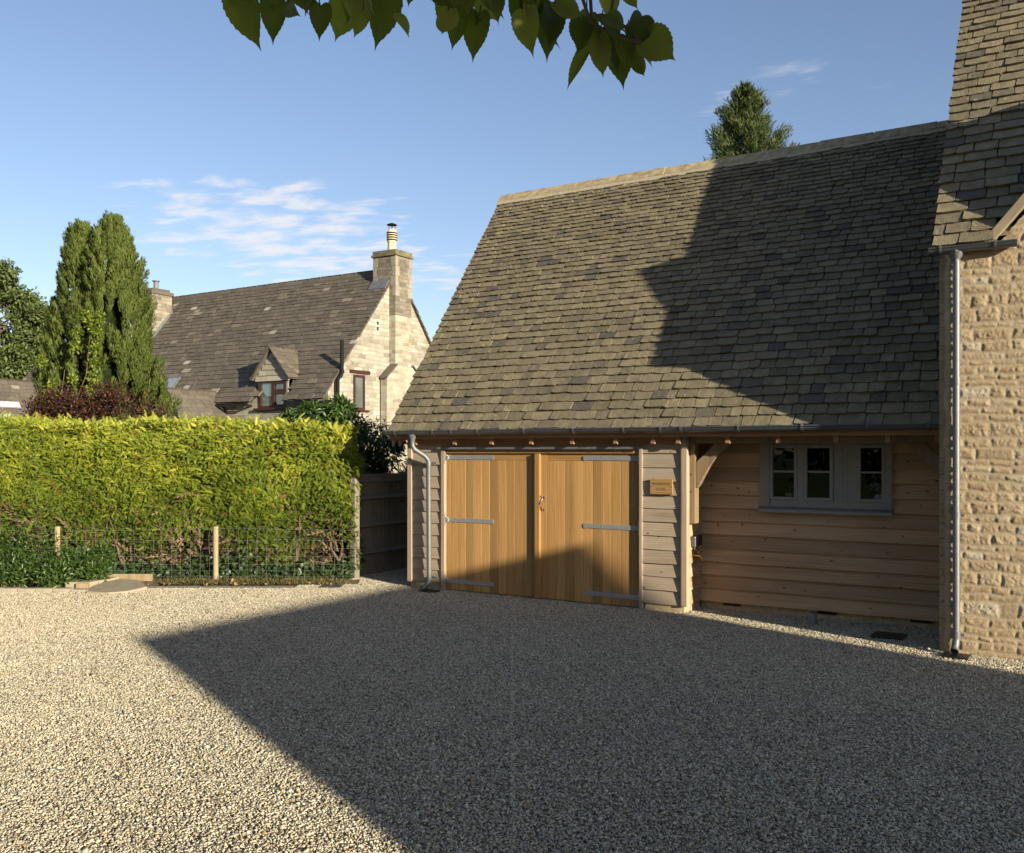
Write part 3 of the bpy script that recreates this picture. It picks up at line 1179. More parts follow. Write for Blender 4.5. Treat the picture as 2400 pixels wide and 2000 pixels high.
    for x in (-8.56, -7.88, -7.56, -7.12, -6.38, -5.645, -4.94, -4.45, -4.19, -3.485, -2.76, -2.07, -1.47):
        if b0 is None:
            b0 = bracket_mesh(0.056).build('gutter_bracket', M['zinc'], gut)
            b0.location = (x, 10.555, 2.277)
        else:
            copy_part(b0, gut, (x, 10.555, 2.277))
    px = -8.225
    mb = MB()
    mb.lathe((px - 0.05, 10.56, 2.094), [(0.036, 0), (0.037, 0.06), (0.062, 0.115), (0.068, 0.14)], 16)
    pts = [(px - 0.05, 10.56, 2.13), (px - 0.05, 10.56, 2.07), (px - 0.025, 10.58, 2.02), (px + 0.085, 10.68, 1.925), (px + 0.115, 10.71, 1.87), (px + 0.118, 10.72, 1.80), (px + 0.13, 10.72, 0.20), (px + 0.128, 10.715, 0.13), (px + 0.105, 10.69, 0.075), (px + 0.075, 10.655, 0.04)]
    mb.tube(pts, 0.036, 16)
    mb.tube([(px + 0.118, 10.72, 1.86), (px + 0.119, 10.72, 1.79)], 0.041, 16)
    mb.tube([(px + 0.13, 10.72, 0.20), (px + 0.13, 10.72, 0.14)], 0.041, 16)
    e = Vector((px + 0.075, 10.655, 0.04))
    dd = Vector((-0.03, -0.035, -0.035)).normalized()
    mb.tube([e, e + dd * 0.02], 0.041, 16)
    dp = mb.build('downpipe', M['zinc'], G, smooth=True)
    mb = MB()
    mb.tube([e + dd * 0.0205, e + dd * 0.022], 0.034, 16)
    mb.build('spout_mouth', M['black'], dp)
    for z in (1.825, 0.185):
        mb = MB()
        mb.box(px + 0.09, px + 0.235, 10.735, 10.755, z - 0.012, z + 0.012)
        mb.box(px + 0.11, px + 0.15, 10.74, F - 0.005, z - 0.01, z + 0.01)
        mb.build('pipe_clip', M['zinc'], dp)
    # hanging post, curved braces
    mb = MB()
    mb.box(-4.245, -4.158, F + 0.052, F + 0.19, 1.105, 2.092)
    post = mb.build('hanging_post', M['oak_old'], G, bevel=0.006)
    for z in (1.71, 1.50):
        mb = MB()
        mb.tube([(-4.205, F + 0.047, z), (-4.205, F + 0.06, z)], 0.013, 10)
        mb.build('oak_peg', M['bark'], post)

    def brace(mir):
        mb = MB()
        out = [(-4.157, 1.86), (-4.026, 1.972), (-3.915, 2.091)]
        inn = [(-3.715, 2.091), (-3.865, 1.955), (-3.97, 1.83), (-4.055, 1.69), (-4.11, 1.585), (-4.14, 1.546), (-4.157, 1.545)]
        P = [(x, z) for x, z in out + inn]
        if mir:
            P = [(-5.475 - x, z) for x, z in P][::-1]
        mb.prism([(x, F + 0.075, z) for x, z in P], (0, 0.085, 0))
        return mb.build('curved_brace', M['oak_old'], G, bevel=0.004)
    brace(False)
    brace(True)
    # window
    y = RC - 0.03
    mb = MB()
    mb.box(-3.47, -3.364, y - 0.03, y + 0.06, 1.32, 2.10)
    mb.box(-3.025, -2.953, y - 0.022, y + 0.06, 1.40, 2.10)
    mb.box(-2.608, -2.341, y - 0.012, y + 0.06, 1.40, 2.10)
    mb.box(-2.028, -1.958, y - 0.03, y + 0.06, 1.32, 2.10)
    mb.box(-3.364, -2.028, y - 0.016, y + 0.059, 1.32, 1.402)
    mb.box(-3.364, -2.028, y - 0.018, y + 0.06, 2.072, 2.10)
    for x in (-2.50, -2.455):
        mb.box(x - 0.003, x + 0.003, y - 0.016, y - 0.0125, 1.402, 2.072)
    W = mb.build('window', M['frame'], G, bevel=0.003)
    mb = MB()
    mb.prism([(-3.49, y - 0.075, 1.255), (-3.49, y - 0.075, 1.290), (-3.49, y + 0.02, 1.322), (-3.49, y + 0.06, 1.322), (-3.49, y + 0.06, 1.255)], (1.545, 0, 0))
    mb.build('sill', M['frame'], W, bevel=0.003)
    for a, b in ((-3.364, -3.025), (-2.953, -2.608), (-2.341, -2.028)):
        mb = MB()
        bar_frame(mb, a + 0.002, b - 0.002, 1.404, 2.071, y - 0.026, y + 0.03, 0.039)
        mb.box(a + 0.04, b - 0.04, y - 0.018, y + 0.028, 1.738, 1.763)
        mb.build('casement', M['frame'], W, bevel=0.004)
        mb = MB()
        mb.box(a + 0.041, b - 0.041, y + 0.004, y + 0.008, 1.443, 2.032)
        mb.build('pane', M['glass'], W)
    mb = MB()
    mb.box(-3.49, -3.4705, RC - 0.05, RC - 0.002, 1.33, 2.10)
    mb.build('window_trim', M['board_y'], W)
    mb = MB()
    mb.box(-1.957, -1.94, RC - 0.05, RC - 0.002, 1.33, 2.10)
    mb.build('window_trim', M['board_y'], W)
    return G


make_garage()

# name sign, socket, tap, small things round the garage
def make_sign():
    S = thing('name_sign', 'small oak board carved WOODSTOCK HOUSE, fixed to the boards right of the garage doors', 'sign')
    mb = MB()
    mb.box(-4.703, -4.403, 10.775, 10.798, 1.461, 1.648)
    mb.build('sign_board', M['oak_x'], S, bevel=0.004)

    def text(body, z, w):
        cu = bpy.data.curves.new('lettering', 'FONT')
        cu.body = body
        cu.align_x = 'CENTER'
        cu.size = 0.052
        cu.extrude = 0.0012
        cu.offset = -0.0008
        cu.space_character = 1.12
        t = bpy.data.objects.new('lettering', cu)
        COL.objects.link(t)
        dg = bpy.context.evaluated_depsgraph_get()
        me = bpy.data.meshes.new_from_object(t.evaluated_get(dg))
        bpy.data.objects.remove(t)
        xs = [v.co.x for v in me.vertices]
        sc = w / (max(xs) - min(xs))
        for v in me.vertices:
            v.co = (v.co.x * sc, v.co.y, v.co.z)
        me.materials.clear()
        me.materials.append(M['bark'])
        o = lnk('lettering', me, S)
        o.rotation_euler = (math.pi / 2, 0, 0)
        o.location = (-4.553, 10.7745, z)
    text('WOODSTOCK', 1.572, 0.235)
    text('HOUSE', 1.508, 0.13)
    for x in (-4.683, -4.423):
        mb = MB()
        mb.box(x - 0.004, x + 0.004, 10.772, 10.776, 1.548, 1.556)
        mb.build('screw', M['black'], S)


make_sign()


def make_fittings():
    o = thing('outdoor_socket', 'grey weatherproof socket box with dark cover on the sunlit corner beside the recess', 'socket')
    mb = MB()
    mb.box(-4.262, -4.20, 11.02, 11.17, 0.80, 0.935)
    mb.build('socket_box', M['zinc_d'], o, bevel=0.012, seg=3)
    mb = MB()
    mb.box(-4.215, -4.165, 11.05, 11.18, 0.815, 0.945)
    mb.build('cover', M['black'], o, bevel=0.015, seg=3)
    mb = MB()
    for y in (11.06, 11.10, 11.14):
        mb.tube([(-4.225, y, 0.81), (-4.225, y, 0.77)], 0.011, 8)
    mb.build('cable_gland', M['zinc'], o)
    o = thing('garden_tap', 'brass garden tap on the sunlit return wall under the grey socket box', 'tap')
    mb = MB()
    mb.tube([(-4.27, 11.12, 0.69), (-4.20, 11.12, 0.69), (-4.165, 11.12, 0.685), (-4.145, 11.12, 0.655), (-4.145, 11.12, 0.625)], 0.012, 10)
    mb.tube([(-4.19, 11.12, 0.69), (-4.185, 11.12, 0.735)], 0.009, 8)
    mb.tube([(-4.265, 11.12, 0.69), (-4.25, 11.12, 0.69)], 0.028, 12)
    mb.build('tap_body', M['brass'], o, smooth=True)
    mb = MB()
    mb.tube([(-4.185, 11.085, 0.74), (-4.185, 11.155, 0.74)], 0.007, 8)
    mb.build('tap_handle', M['brass'], o)
    o = thing('ground_light', 'short dark metal tube light standing in the gravel before the recessed wall', 'light')
    mb = MB()
    mb.lathe((-2.745, 10.93, 0), [(0.042, -0.02), (0.042, 0.128), (0.038, 0.135)], 18)
    mb.build('tube', M['lead'], o, smooth=True)
    mb = MB()
    mb.lathe((-2.745, 10.93, 0.1352), [(0.036, 0), (0.034, 0.004), (0.0, 0.006)], 18)
    mb.build('lens', M['black'], o)

    def cover(label, x0, x1, y0, y1, z, slots, rot=0, site_frame=False, mat='black'):
        o = thing('drain_cover', label, 'drain cover')
        mb = MB()
        mb.box(x0, x1, y0, y1, z - 0.03, z)
        n = slots
        p = mb.build('cover_plate', M[mat], o, bevel=0.004)
        mb = MB()
        for k in range(n):
            xa = x0 + (x1 - x0) * (k + 0.25) / n
            mb.box(xa, xa + (x1 - x0) * 0.35 / n, y0 + 0.03, y1 - 0.03, z + 0.0005, z + 0.004)
        mb.build('rib', M[mat], p)
        if site_frame:
            o.rotation_euler = (0, 0, YAW)
        return o
    cover('flat black drain cover in the gravel near the shaded stone corner', -2.04, -1.71, 10.47, 10.81, 0.022, 9)
    cover('dark metal cover set flush in the gravel by the hedge foot', -2.80, -2.50, 13.55, 13.83, 0.022, 1, 0, True, 'zinc_d')
    cover('black gully grate under the downpipe spout at the garage corner', -8.12, -7.86, 10.50, 10.68, 0.024, 8)
    cover('black gully grate under the downpipe at the stone house', -1.26, -1.02, 9.82, 10.05, 0.024, 8)
    # things seen in the window
    o = thing('potted_plant', 'green sprig in a small pot behind the left window pane', 'plant')
    mb = MB()
    mb.lathe((-3.17, 11.50, 1.40), [(0.035, 0), (0.05, 0.08), (0.052, 0.085)], 14)
    mb.build('pot', M['clay'], o)
    rd = random.Random(2)
    mb = MB()
    for k in range(26):
        a = rd.uniform(0, 6.28)
        z = rd.uniform(0.05, 0.26)
        b = Vector((-3.17, 11.50, 1.48 + z * 0.7))
        d = Vector((math.cos(a), math.sin(a), 0.6)) * 0.055
        s = Vector((-math.sin(a), math.cos(a), 0)) * 0.012
        mb.add([b, b + d * 0.5 + s, b + d, b + d * 0.5 - s], [(0, 1, 2, 3)])
    mb.tube([(-3.17, 11.50, 1.47), (-3.165, 11.5, 1.7)], 0.004, 5)
    mb.build('foliage', m_leaf('pot_leaf', [(0, (0.05, 0.12, 0.02)), (1, (0.1, 0.2, 0.04))]), o)
    o = thing('white_vase', 'white pot with pale flowers behind the right window pane', 'vase')
    mb = MB()
    mb.lathe((-2.13, 11.52, 1.40), [(0.05, 0), (0.075, 0.03), (0.06, 0.07), (0.04, 0.09)], 16)
    mb.build('vase', M['white'], o, smooth=True)
    mb = MB()
    for k in range(30):
        a, b = rd.uniform(0, 6.28), rd.uniform(0, 1)
        c = Vector((-2.16 + 0.07 * math.cos(a) * b, 11.52 + 0.05 * math.sin(a) * b, 1.55 + rd.uniform(-0.05, 0.06)))
        mb.add([c + Vector((-0.02, 0, 0)), c + Vector((0, -0.02, 0.01)), c + Vector((0.02, 0, 0)), c + Vector((0, 0.01, 0.025))], [(0, 1, 2, 3)])
    mb.build('flowers', M['white'], o)


make_fittings()
# ------------------------------------------------------------------ stone house on the right


def heightwall(name, parent, u0, u1, w0, w1, step, v0, uc, clip, seed=7):
    rd = random.Random(seed)
    ch = []
    z = -0.04
    while z < w1 + 0.3:
        h = rd.choice([0.06, 0.075, 0.085, 0.10, 0.12, 0.145])
        row = []
        x = uc
        while x < 8:
            wd = rd.uniform(0.12, 0.31) * (1.1 if h > 0.1 else 0.9)
            row.append((x, wd, rd.random(), rd.uniform(-0.006, 0.014)))
            x += wd
        ch.append((z, h, row))
        z += h
    nu, nw = int((u1 - u0) / step) + 1, int((w1 - w0) / step) + 1
    V = np.zeros((nw, nu, 3))
    A = np.zeros((nw, nu))
    J = np.zeros((nw, nu))
    f = mnoise.noise
    sm = lambda t: (lambda q: q * q * (3 - 2 * q))(min(1, max(0, t)))
    for j in range(nw):
        for i in range(nu):
            u, w = u0 + i * step, w0 + j * step
            pu = u + 0.022 * f(Vector((u * 7, w * 9, 1.3)))
            pw = w + 0.022 * f(Vector((u * 5, w * 7, 7.7))) + 0.010 * f(Vector((u * 14, w * 14, 2.2)))
            for (z0, h, row) in ch:
                if z0 <= pw < z0 + h:
                    break
            for (x0, wd, rr, off) in row:
                if x0 <= pu < x0 + wd:
                    break
            d = min(pu - x0 if x0 > uc else 1, x0 + wd - pu, pw - z0, z0 + h - pw) - 0.006
            e = sm(d / (0.014 + 0.008 * f(q_ := Vector((u * 8, w * 8, 3)))))
            q = Vector((u, w, rr * 9))
            n1, n2, n3, n4 = f(q * 8), f(q * 19), f(q * 43), f(q * 90)
            rough = 0.38 + 0.5 * n1 + 0.75 * (0.35 - abs(n2)) + 0.45 * n3 + 0.45 * n4
            flat = 0.35 + 0.65 * sm((rr - 0.05) * 6)
            hh = e * (0.0022 + off * 0.28 + 0.0118 * flat * max(0, rough) * sm(d / 0.035)) + 0.0012 * f(Vector((u, w, 5)) * 26) + 0.0022 * f(Vector((u, w, 9)) * 70)
            t = sm((u - uc - 0.022 * f(Vector((0, w * 5, 2))) - 0.02) / 0.09)
            fall = (1 - t) * 0.085
            hh = hh * t + 0.004 * f(Vector((u * 3, w * 11, 0))) * (1 - t)
            V[j, i] = (u, v0 - hh + fall, w)
            A[j, i] = rr
            J[j, i] = (1 - e) * t
    F = []
    for j in range(nw - 1):
        for i in range(nu - 1):
            if clip(u0 + (i + .5) * step, w0 + (j + .5) * step):
                a = j * nu + i
                F.append((a, a + 1, a + nu + 1, a + nu))
    return np_mesh(name, V.reshape(-1, 3), F, M['rock'], parent, True, {'stone': A.ravel(), 'joint': J.ravel()})


def make_house():
    H = thing('stone_house', 'honey coloured rough stone house with steep slate roof and grey downpipe at right edge', 'house')
    uc, vf = -1.315, 10.10
    gx, gw, ga = 0.96, 6.05, 1.165

    def inside(u, w):
        if w < 3.95:
            return True
        return w < gw - 0.02 - abs(u - gx) * ga
    heightwall('wall', H, uc, 0.3, -0.03, 5.2, 0.0095, vf, uc, inside)
    heightwall('wall', H, 0.3, 2.7, -0.03, 6.0, 0.018, vf, uc, inside)
    heightwall('wall', H, 2.7, 6.8, -0.03, 6.0, 0.05, vf, uc, inside)
    mb = MB()
    ridge_v, ridge_w = 14.15, 4.02 + (14.15 - 10.0) * 1.335
    prof = [(vf + 0.066, 0), (18.0, 0), (18.0, 3.9), (ridge_v, ridge_w - 0.12), (vf + 0.066, 3.9)]
    mb.prism([(uc, v, w) for v, w in prof], (0.35, 0, 0))
    mb.prism([(6.6, v, w) for v, w in prof], (0.3, 0, 0))
    mb.box(uc + 0.35, 6.6, 17.7, 18.0, 0, 3.9)
    mb.box(uc + 0.01, 6.6, vf + 0.07, vf + 0.3, 0, 3.9)
    mb.prism([(gx - 1.7, vf + 0.07, 3.9), (gx + 1.7, vf + 0.07, 3.9), (gx, vf + 0.07, 5.88)], (0, 0.2, 0))
    mb.build('side_wall', m_rubble('stone_wall_side', [(0, (0.40, 0.29, 0.16)), (1, (0.52, 0.40, 0.24))], mortar=(0.46, 0.36, 0.22)), H)
    S = Vector((0, 1, 1.335)).normalized()
    L = Vector((0, ridge_v - 9.98, ridge_w - 3.994)).length
    rows = courses(L, 0.155, 0.11)

    def keep(x, y):
        u = -1.354 + x
        w = 3.994 + y * S.z
        return abs(u - gx) > (gw - w) / ga + 0.02
    rf = slates('roof', M['slate'], H, (-1.354, 9.98, 3.99), (1, 0, 0), S, 8.2, L, rows, (0.17, 0.34), 0.026, 21, keep, rag=0.008, lift=1.4)
    mb = MB()
    mb.prism([(-1.33, ridge_v, ridge_w), (-1.33, 18.1, 3.9), (-1.33, 18.1, 3.84), (-1.33, ridge_v, ridge_w - 0.06)], (8.2, 0, 0))
    mb.build('rear_roof', M['slate'], H)
    ridge_line('ridge_stones', rf, (-1.36, ridge_v, ridge_w + 0.02), (6.9, ridge_v, ridge_w + 0.02), 0.15, 0.14, 0.7)
    # wall gable: its two small slopes and coping
    for sg, nm in ((-1, 11), (1, 12)):
        S2 = Vector((-sg, 0, ga)).normalized()
        U2 = Vector((0, sg, 0))
        O2 = Vector((gx + sg * 1.72, vf + 0.15 if sg > 0 else vf + 1.65, 4.03))
        l2 = 2.62

        def kp(x, y, O2=O2, U2=U2, S2=S2):
            p = O2 + U2 * x + S2 * y
            return p.z > 3.994 + (p.y - 9.98) * 1.335 - 0.08 and p.y > vf + 0.12
        slates('gable_roof', M['slate'], H, O2, U2, S2, 1.5, l2, courses(l2, 0.2, 0.14), (0.2, 0.4), 0.024, nm, kp)
    mb = MB()
    for sg in (-1, 1):
        a = Vector((gx + sg * 1.81, 0, 3.98))
        b = Vector((gx, 0, 6.11))
        n = Vector((sg * ga, 0, 1)).normalized() * 0.085
        mb.prism([(a.x, vf - 0.055, a.z), (b.x, vf - 0.055, b.z), (b.x, vf - 0.055, b.z + 0.13), ((a + n).x, vf - 0.055, (a + n).z)], (0, 0.30, 0))
    mb.build('coping', M['coping'], H, bevel=0.006)
    g = gutter('gutter', H, -1.39, -0.62, 10.02, 3.985, 0.052, M['zinc_d'])
    b0 = bracket_mesh(0.052).build('gutter_bracket', M['zinc'], g)
    b0.location = (-1.28, 10.02, 3.985)
    copy_part(b0, g, (-0.80, 10.02, 3.985))
    mb = MB()
    px, py = -1.147, 10.045
    mb.lathe((px, py, 3.855), [(0.036, 0), (0.036, 0.02), (0.070, 0.065), (0.072, 0.10)], 8)
    pts = [(px, py, 3.86), (px, py, 0.17), (px - 0.004, py - 0.012, 0.11), (px - 0.008, py - 0.045, 0.065)]
    mb.tube(pts, 0.034, 18)
    for z in (2.68, 1.37, 0.20):
        mb.tube([(px, py, z - 0.035), (px, py, z + 0.035)], 0.0385, 18)
    e = Vector((px - 0.008, py - 0.045, 0.065))
    d2 = Vector((-0.05, -0.8, -0.6)).normalized()
    mb.tube([e, e + d2 * 0.025], 0.038, 18)
    dp = mb.build('downpipe', M['zinc'], H, smooth=True)
    mb = MB()
    mb.tube([e + d2 * 0.0255, e + d2 * 0.027], 0.031, 16)
    mb.build('spout_mouth', M['black'], dp)
    for z in (1.37, 0.20):
        mb = MB()
        mb.box(px + 0.02, px + 0.07, py + 0.0, py + 0.03, z - 0.012, z + 0.012)
        mb.build('pipe_clip', M['zinc'], dp)


make_house()

# ------------------------------------------------------------------ house up the drive, out of the picture: its shadow lies over the gravel


def make_cottage():
    H = thing('stone_cottage', 'stone cottage with catslide roof beyond the right edge, shading the drive', 'house')
    rw = 5.0
    ru = -8.74 + (math.cos(SUN_AZ) / math.tan(SUN_EL)) * rw
    dv = (math.sin(SUN_AZ) / math.tan(SUN_EL)) * rw
    v0, v1 = 6.30 - dv, 11.92 - dv
    mb = MB()
    mb.prism([(ru, v0, rw), (ru + 1.12, v0, rw - 0.90), (ru + 1.12, v0, rw - 1.02), (ru, v0, rw - 0.12)], (0, v1 - v0, 0))
    mb.prism([(ru, v0, rw), (ru, v0, rw - 0.12), (ru - 3.1, v0, rw - 3.24), (ru - 3.1, v0, rw - 3.12)], (0, v1 - v0, 0))
    mb.build('roof', M['slate'], H)
    mb = MB()
    mb.prism([(ru, v0 + 0.04, rw - 0.12), (ru + 1.08, v0 + 0.04, rw - 1.0), (ru + 1.08, v0 + 0.04, -0.02), (ru - 2.95, v0 + 0.04, -0.02), (ru - 2.95, v0 + 0.04, rw - 3.10)], (0, v1 - v0 - 0.06, 0))
    mb.build('wall', M['rubble_far'], H)
    for y in (v0 + 1.2, v0 + 3.6):
        mb = MB()
        bar_frame(mb, 0, 0.8, 0.7, 1.6, 0, 0.05, 0.06)
        mb.v = [(ru - 2.96 - b, y + a, c) for a, b, c in mb.v]
        w = mb.build('window', M['frame'], H)
        mb = MB()
        mb.box(ru - 2.975, ru - 2.965, y + 0.06, y + 0.74, 0.76, 1.54)
        mb.build('pane', M['black'], w)


make_cottage()

# ------------------------------------------------------------------ neighbour's house


def make_neighbour():
    H = thing('limestone_house', 'pale limestone house with dark slate roof and tall gable chimney beyond the hedge', 'house')
    U, EV, EW, RV, RW, m_ = -23.2, 24.41, 3.83, 28.6, 9.09, 1.2555
    WV = 24.76
    LU = -37.4
    gable = [(WV, 0), (2 * RV - WV, 0), (2 * RV - WV, EW + 0.35), (RV, RW - 0.06), (WV, EW + 0.35)]
    mb = MB()
    mb.prism([(U - 0.35, v, w) for v, w in gable], (0.35, 0, 0))
    mb.prism([(LU, v, w) for v, w in gable], (0.35, 0, 0))
    mb.box(LU + 0.35, -26.64, WV, WV + 0.3, 0, EW + 0.2)
    mb.box(-25.22, U - 0.35, WV, WV + 0.3, 0, EW + 0.2)
    mb.box(-26.64, -25.22, WV, WV + 0.3, 0, 3.56)
    mb.box(LU + 0.35, U - 0.35, 2 * RV - WV - 0.3, 2 * RV - WV, 0, EW + 0.2)
    mb.build('wall', M['rubble_far'], H)
    # quoins at the front corner of the gable
    rd = random.Random(5)
    dc = -25.93

    def keep(x, y):
        u = LU - 0.1 + x
        w = EW + y * m_ / math.hypot(1, m_)
        a = abs(u - dc)
        if w < 4.72 and a < 0.80:
            return False
        return not (4.70 < w < 5.84 and a < (5.84 - w) / 1.18 - 0.06)
    S = Vector((0, 1, m_)).normalized()
    L = math.hypot(RV - EV, RW - EW)
    rf = slates('roof', M['slate_far'], H, (LU - 0.1, EV, EW), (1, 0, 0), S, U + 0.08 - LU + 0.1, L, courses(L, 0.255, 0.19), (0.32, 0.5), 0.042, 31, keep, rag=0.018)
    slates('rear_roof', M['slate_far'], H, (U + 0.10, 2 * RV - EV, EW), (-1, 0, 0), (0, -1, m_), 14.4, L, courses(L, 0.3, 0.24), (0.5, 0.8), 0.045, 32, None, rag=0.01, lift=1.3)
    ridge_line('ridge_stones', rf, (LU - 0.1, RV, RW + 0.02), (U - 0.75, RV, RW + 0.02), 0.16, 0.15, 0.5, [M['slate_far'], M['slate_far']], 9, 0.07)
    # chimneys
    cm = m_rubble('chimney_stone', [(0.0, (0.15, 0.135, 0.105)), (0.5, (0.22, 0.195, 0.15)), (1.0, (0.28, 0.25, 0.195))], mortar=(0.24, 0.215, 0.165), stain=0.6, bump=0.9, bw=0.38, rh=0.15)
    mb = MB()
    mb.box(-24.0, -22.88, 28.15, 29.14, 7.25, 9.56)
    ch = mb.build('chimney', cm, H, bevel=0.02)
    mb = MB()
    mb.box(-23.6, -22.882, 28.152, 29.138, 5.12, 7.25)
    mb.prism([(-23.15, 27.57, 4.80), (-23.15, 28.15, 5.28), (-23.15, 29.14, 5.28), (-23.15, 29.72, 4.80), (-23.15, 29.72, 0), (-23.15, 27.57, 0)], (0.33, 0, 0))
    mb.build('chimney_breast', m_rubble('breast_stone', [(0.0, (0.30, 0.27, 0.205)), (0.5, (0.40, 0.365, 0.285)), (1.0, (0.47, 0.43, 0.345))], mortar=(0.44, 0.40, 0.32), stain=0.65, bump=0.6), H, bevel=0.015)
    mb = MB()
    mb.prism([(-23.12, 27.50, 4.76), (-23.12, 28.148, 5.30), (-23.12, 28.148, 5.37), (-23.12, 27.50, 4.84)], (0.36, 0, 0))
    mb.build('shoulder_slab', M['slate_far'], ch)
    mb = MB()
    mb.prism([(-23.12, 29.79, 4.76), (-23.12, 29.142, 5.30), (-23.12, 29.142, 5.37), (-23.12, 29.79, 4.84)], (0.36, 0, 0))
    mb.build('shoulder_slab', M['slate_far'], ch)
    for a, b in ((-24.0, 28.15), (-22.88, 28.15), (-22.88, 29.14)):
        mb = MB()
        for k in range(4):
            z = 8.0 + k * 0.39
            d = 0.24 if k % 2 else 0.16
            ua, ub = (a - 0.006, a + d) if a == -24.0 else (a - d, a + 0.006)
            va, vb = (b - 0.006, b + (0.40 - d)) if b == 28.15 else (b - (0.40 - d), b + 0.006)
            mb.box(ua, ub, va, vb, z, z + 0.38)
        mb.build('quoin', m_plain('chimney_quoin', (0.27, 0.245, 0.19), 0.95, 0.1, var=0.2, scale=3), ch, bevel=0.004)
    mb = MB()
    mb.box(-24.07, -22.81, 28.08, 29.21, 9.56, 9.66)
    mb.prism([(-24.02, 28.12, 9.661), (-22.86, 28.12, 9.661), (-22.86, 29.17, 9.661), (-24.02, 29.17, 9.661)], (0, 0, 0.14))
    mb.build('chimney_cap', m_plain('lichen_stone', (0.15, 0.132, 0.08), 0.95, 0.1, var=0.4, scale=5), ch, bevel=0.02)
    mb = MB()
    pc = (-23.46, 28.64, 9.80)
    prof = [(0.17, 0), (0.165, 0.38), (0.185, 0.40), (0.185, 0.45), (0.17, 0.46)]
    z = 0.46
    for k in range(4):
        prof += [(0.15, z + 0.005), (0.15, z + 0.05), (0.195, z + 0.055), (0.195, z + 0.085)]
        z += 0.09
    prof += [(0.17, z + 0.02), (0.12, z + 0.10)]
    mb.lathe(pc, prof, 20)
    pot = mb.build('chimney_pot', M['clay'], ch)
    mb = MB()
    for k in range(4):
        a = k * math.pi / 2
        for q in range(4):
            zz = 9.80 + 0.465 + q * 0.09
            mb.box(pc[0] - 0.152 if k == 0 else pc[0] - 0.152, pc[0] + 0.152, pc[1] - 0.152, pc[1] + 0.152, zz + 0.006, zz + 0.047) if k == 0 else None
    for k in range(4):
        a = k * math.pi / 2 + 0.5
        mb.box(pc[0] + 0.12 * math.cos(a) - 0.008, pc[0] + 0.12 * math.cos(a) + 0.008, pc[1] + 0.12 * math.sin(a) - 0.008, pc[1] + 0.12 * math.sin(a) + 0.008, 10.7, 10.90)
    mb.lathe((pc[0], pc[1], 10.88), [(0.20, 0), (0.205, 0.015), (0.15, 0.05), (0.06, 0.075), (0.02, 0.10), (0.0, 0.105)], 18)
    mb.build('cowl', M['black'], pot)
    mb = MB()
    mb.prism([(-24.03, 28.14, 7.9), (-24.03, 27.9, 8.33), (-24.03, 28.6, 9.2), (-24.03, 28.6, 8.9)], (-0.03, 0, 0)) if False else None
    mb.prism([(-24.05, 27.90, 8.25), (-24.05, 28.149, 8.56), (-24.05, 28.149, 8.66), (-24.05, 27.88, 8.30)], (0.86, 0, 0))
    mb.build('flashing', M['lead'], rf)
    mb = MB()
    mb.box(-36.72, -35.75, 26.85, 27.92, 6.0, 9.05)
    ch2 = mb.build('chimney', M['rubble_dark'], H, bevel=0.015)
    mb = MB()
    mb.box(-36.78, -35.69, 26.79, 27.98, 9.05, 9.2)
    mb.prism([(-36.76, 26.81, 9.2), (-35.71, 26.81, 9.2), (-35.9, 27.0, 9.34), (-36.55, 27.0, 9.34)], (0, 0.95, 0))
    mb.build('chimney_cap', M['slate_far'], ch2, bevel=0.01)
    mb = MB()
    mb.tube([(-36.2, 27.4, 9.3), (-36.2, 27.4, 9.68)], 0.11, 12)
    mb.lathe((-36.2, 27.4, 9.70), [(0.17, 0), (0.17, 0.03), (0.05, 0.06)], 12)
    mb.build('steel_flue', M['lead'], ch2)
    mb = MB()
    mb.prism([(-35.745, 26.75, 6.85), (-35.745, 27.93, 8.30), (-35.745, 27.93, 8.44), (-35.745, 26.75, 7.05)], (0.03, 0, 0))
    mb.build('flashing', M['lead'], rf)
    # dormer
    dz = 1.18
    mb = MB()
    mb.prism([(dc - 0.83, 24.72, 4.66), (dc + 0.83, 24.72, 4.66), (dc, 24.72, 5.68)], (0, 0.25, 0))
    mb.box(-26.72, -26.62, WV - 0.02, WV + 0.2, 3.6, 4.68)
    mb.box(-25.24, -25.14, WV - 0.02, WV + 0.2, 3.6, 4.68)
    for u in (-26.72, -25.22):
        mb.prism([(u, WV, 3.9), (u, WV, 4.7), (u, 25.3, 4.7)], (0.08, 0, 0))
    D = mb.build('dormer', m_tile('tile_hung_stone', [(0, (0.30, 0.28, 0.22)), (1, (0.40, 0.37, 0.29))]), H)
    rd = random.Random(8)
    sl = None
    mb = MB()
    z = 4.60
    while z < 5.62:
        hw = max(0.05, (5.70 - z) / dz - 0.05)
        x = dc - hw - rd.uniform(0, 0.1)
        while x < dc + hw:
            w = rd.uniform(0.26, 0.42)
            xa, xb = max(x, dc - hw), min(x + w, dc + hw)
            if xb - xa > 0.05:
                mb.hexa([(xa + .003, 24.66, z), (xb - .003, 24.66, z), (xb - .003, 24.71, z), (xa + .003, 24.71, z), (xa + .003, 24.70, z + 0.26), (xb - .003, 24.70, z + 0.26), (xb - .003, 24.715, z + 0.26), (xa + .003, 24.715, z + 0.26)])
            x += w
        z += 0.21
    mb.build('tile_hanging', D.data.materials[0], D)
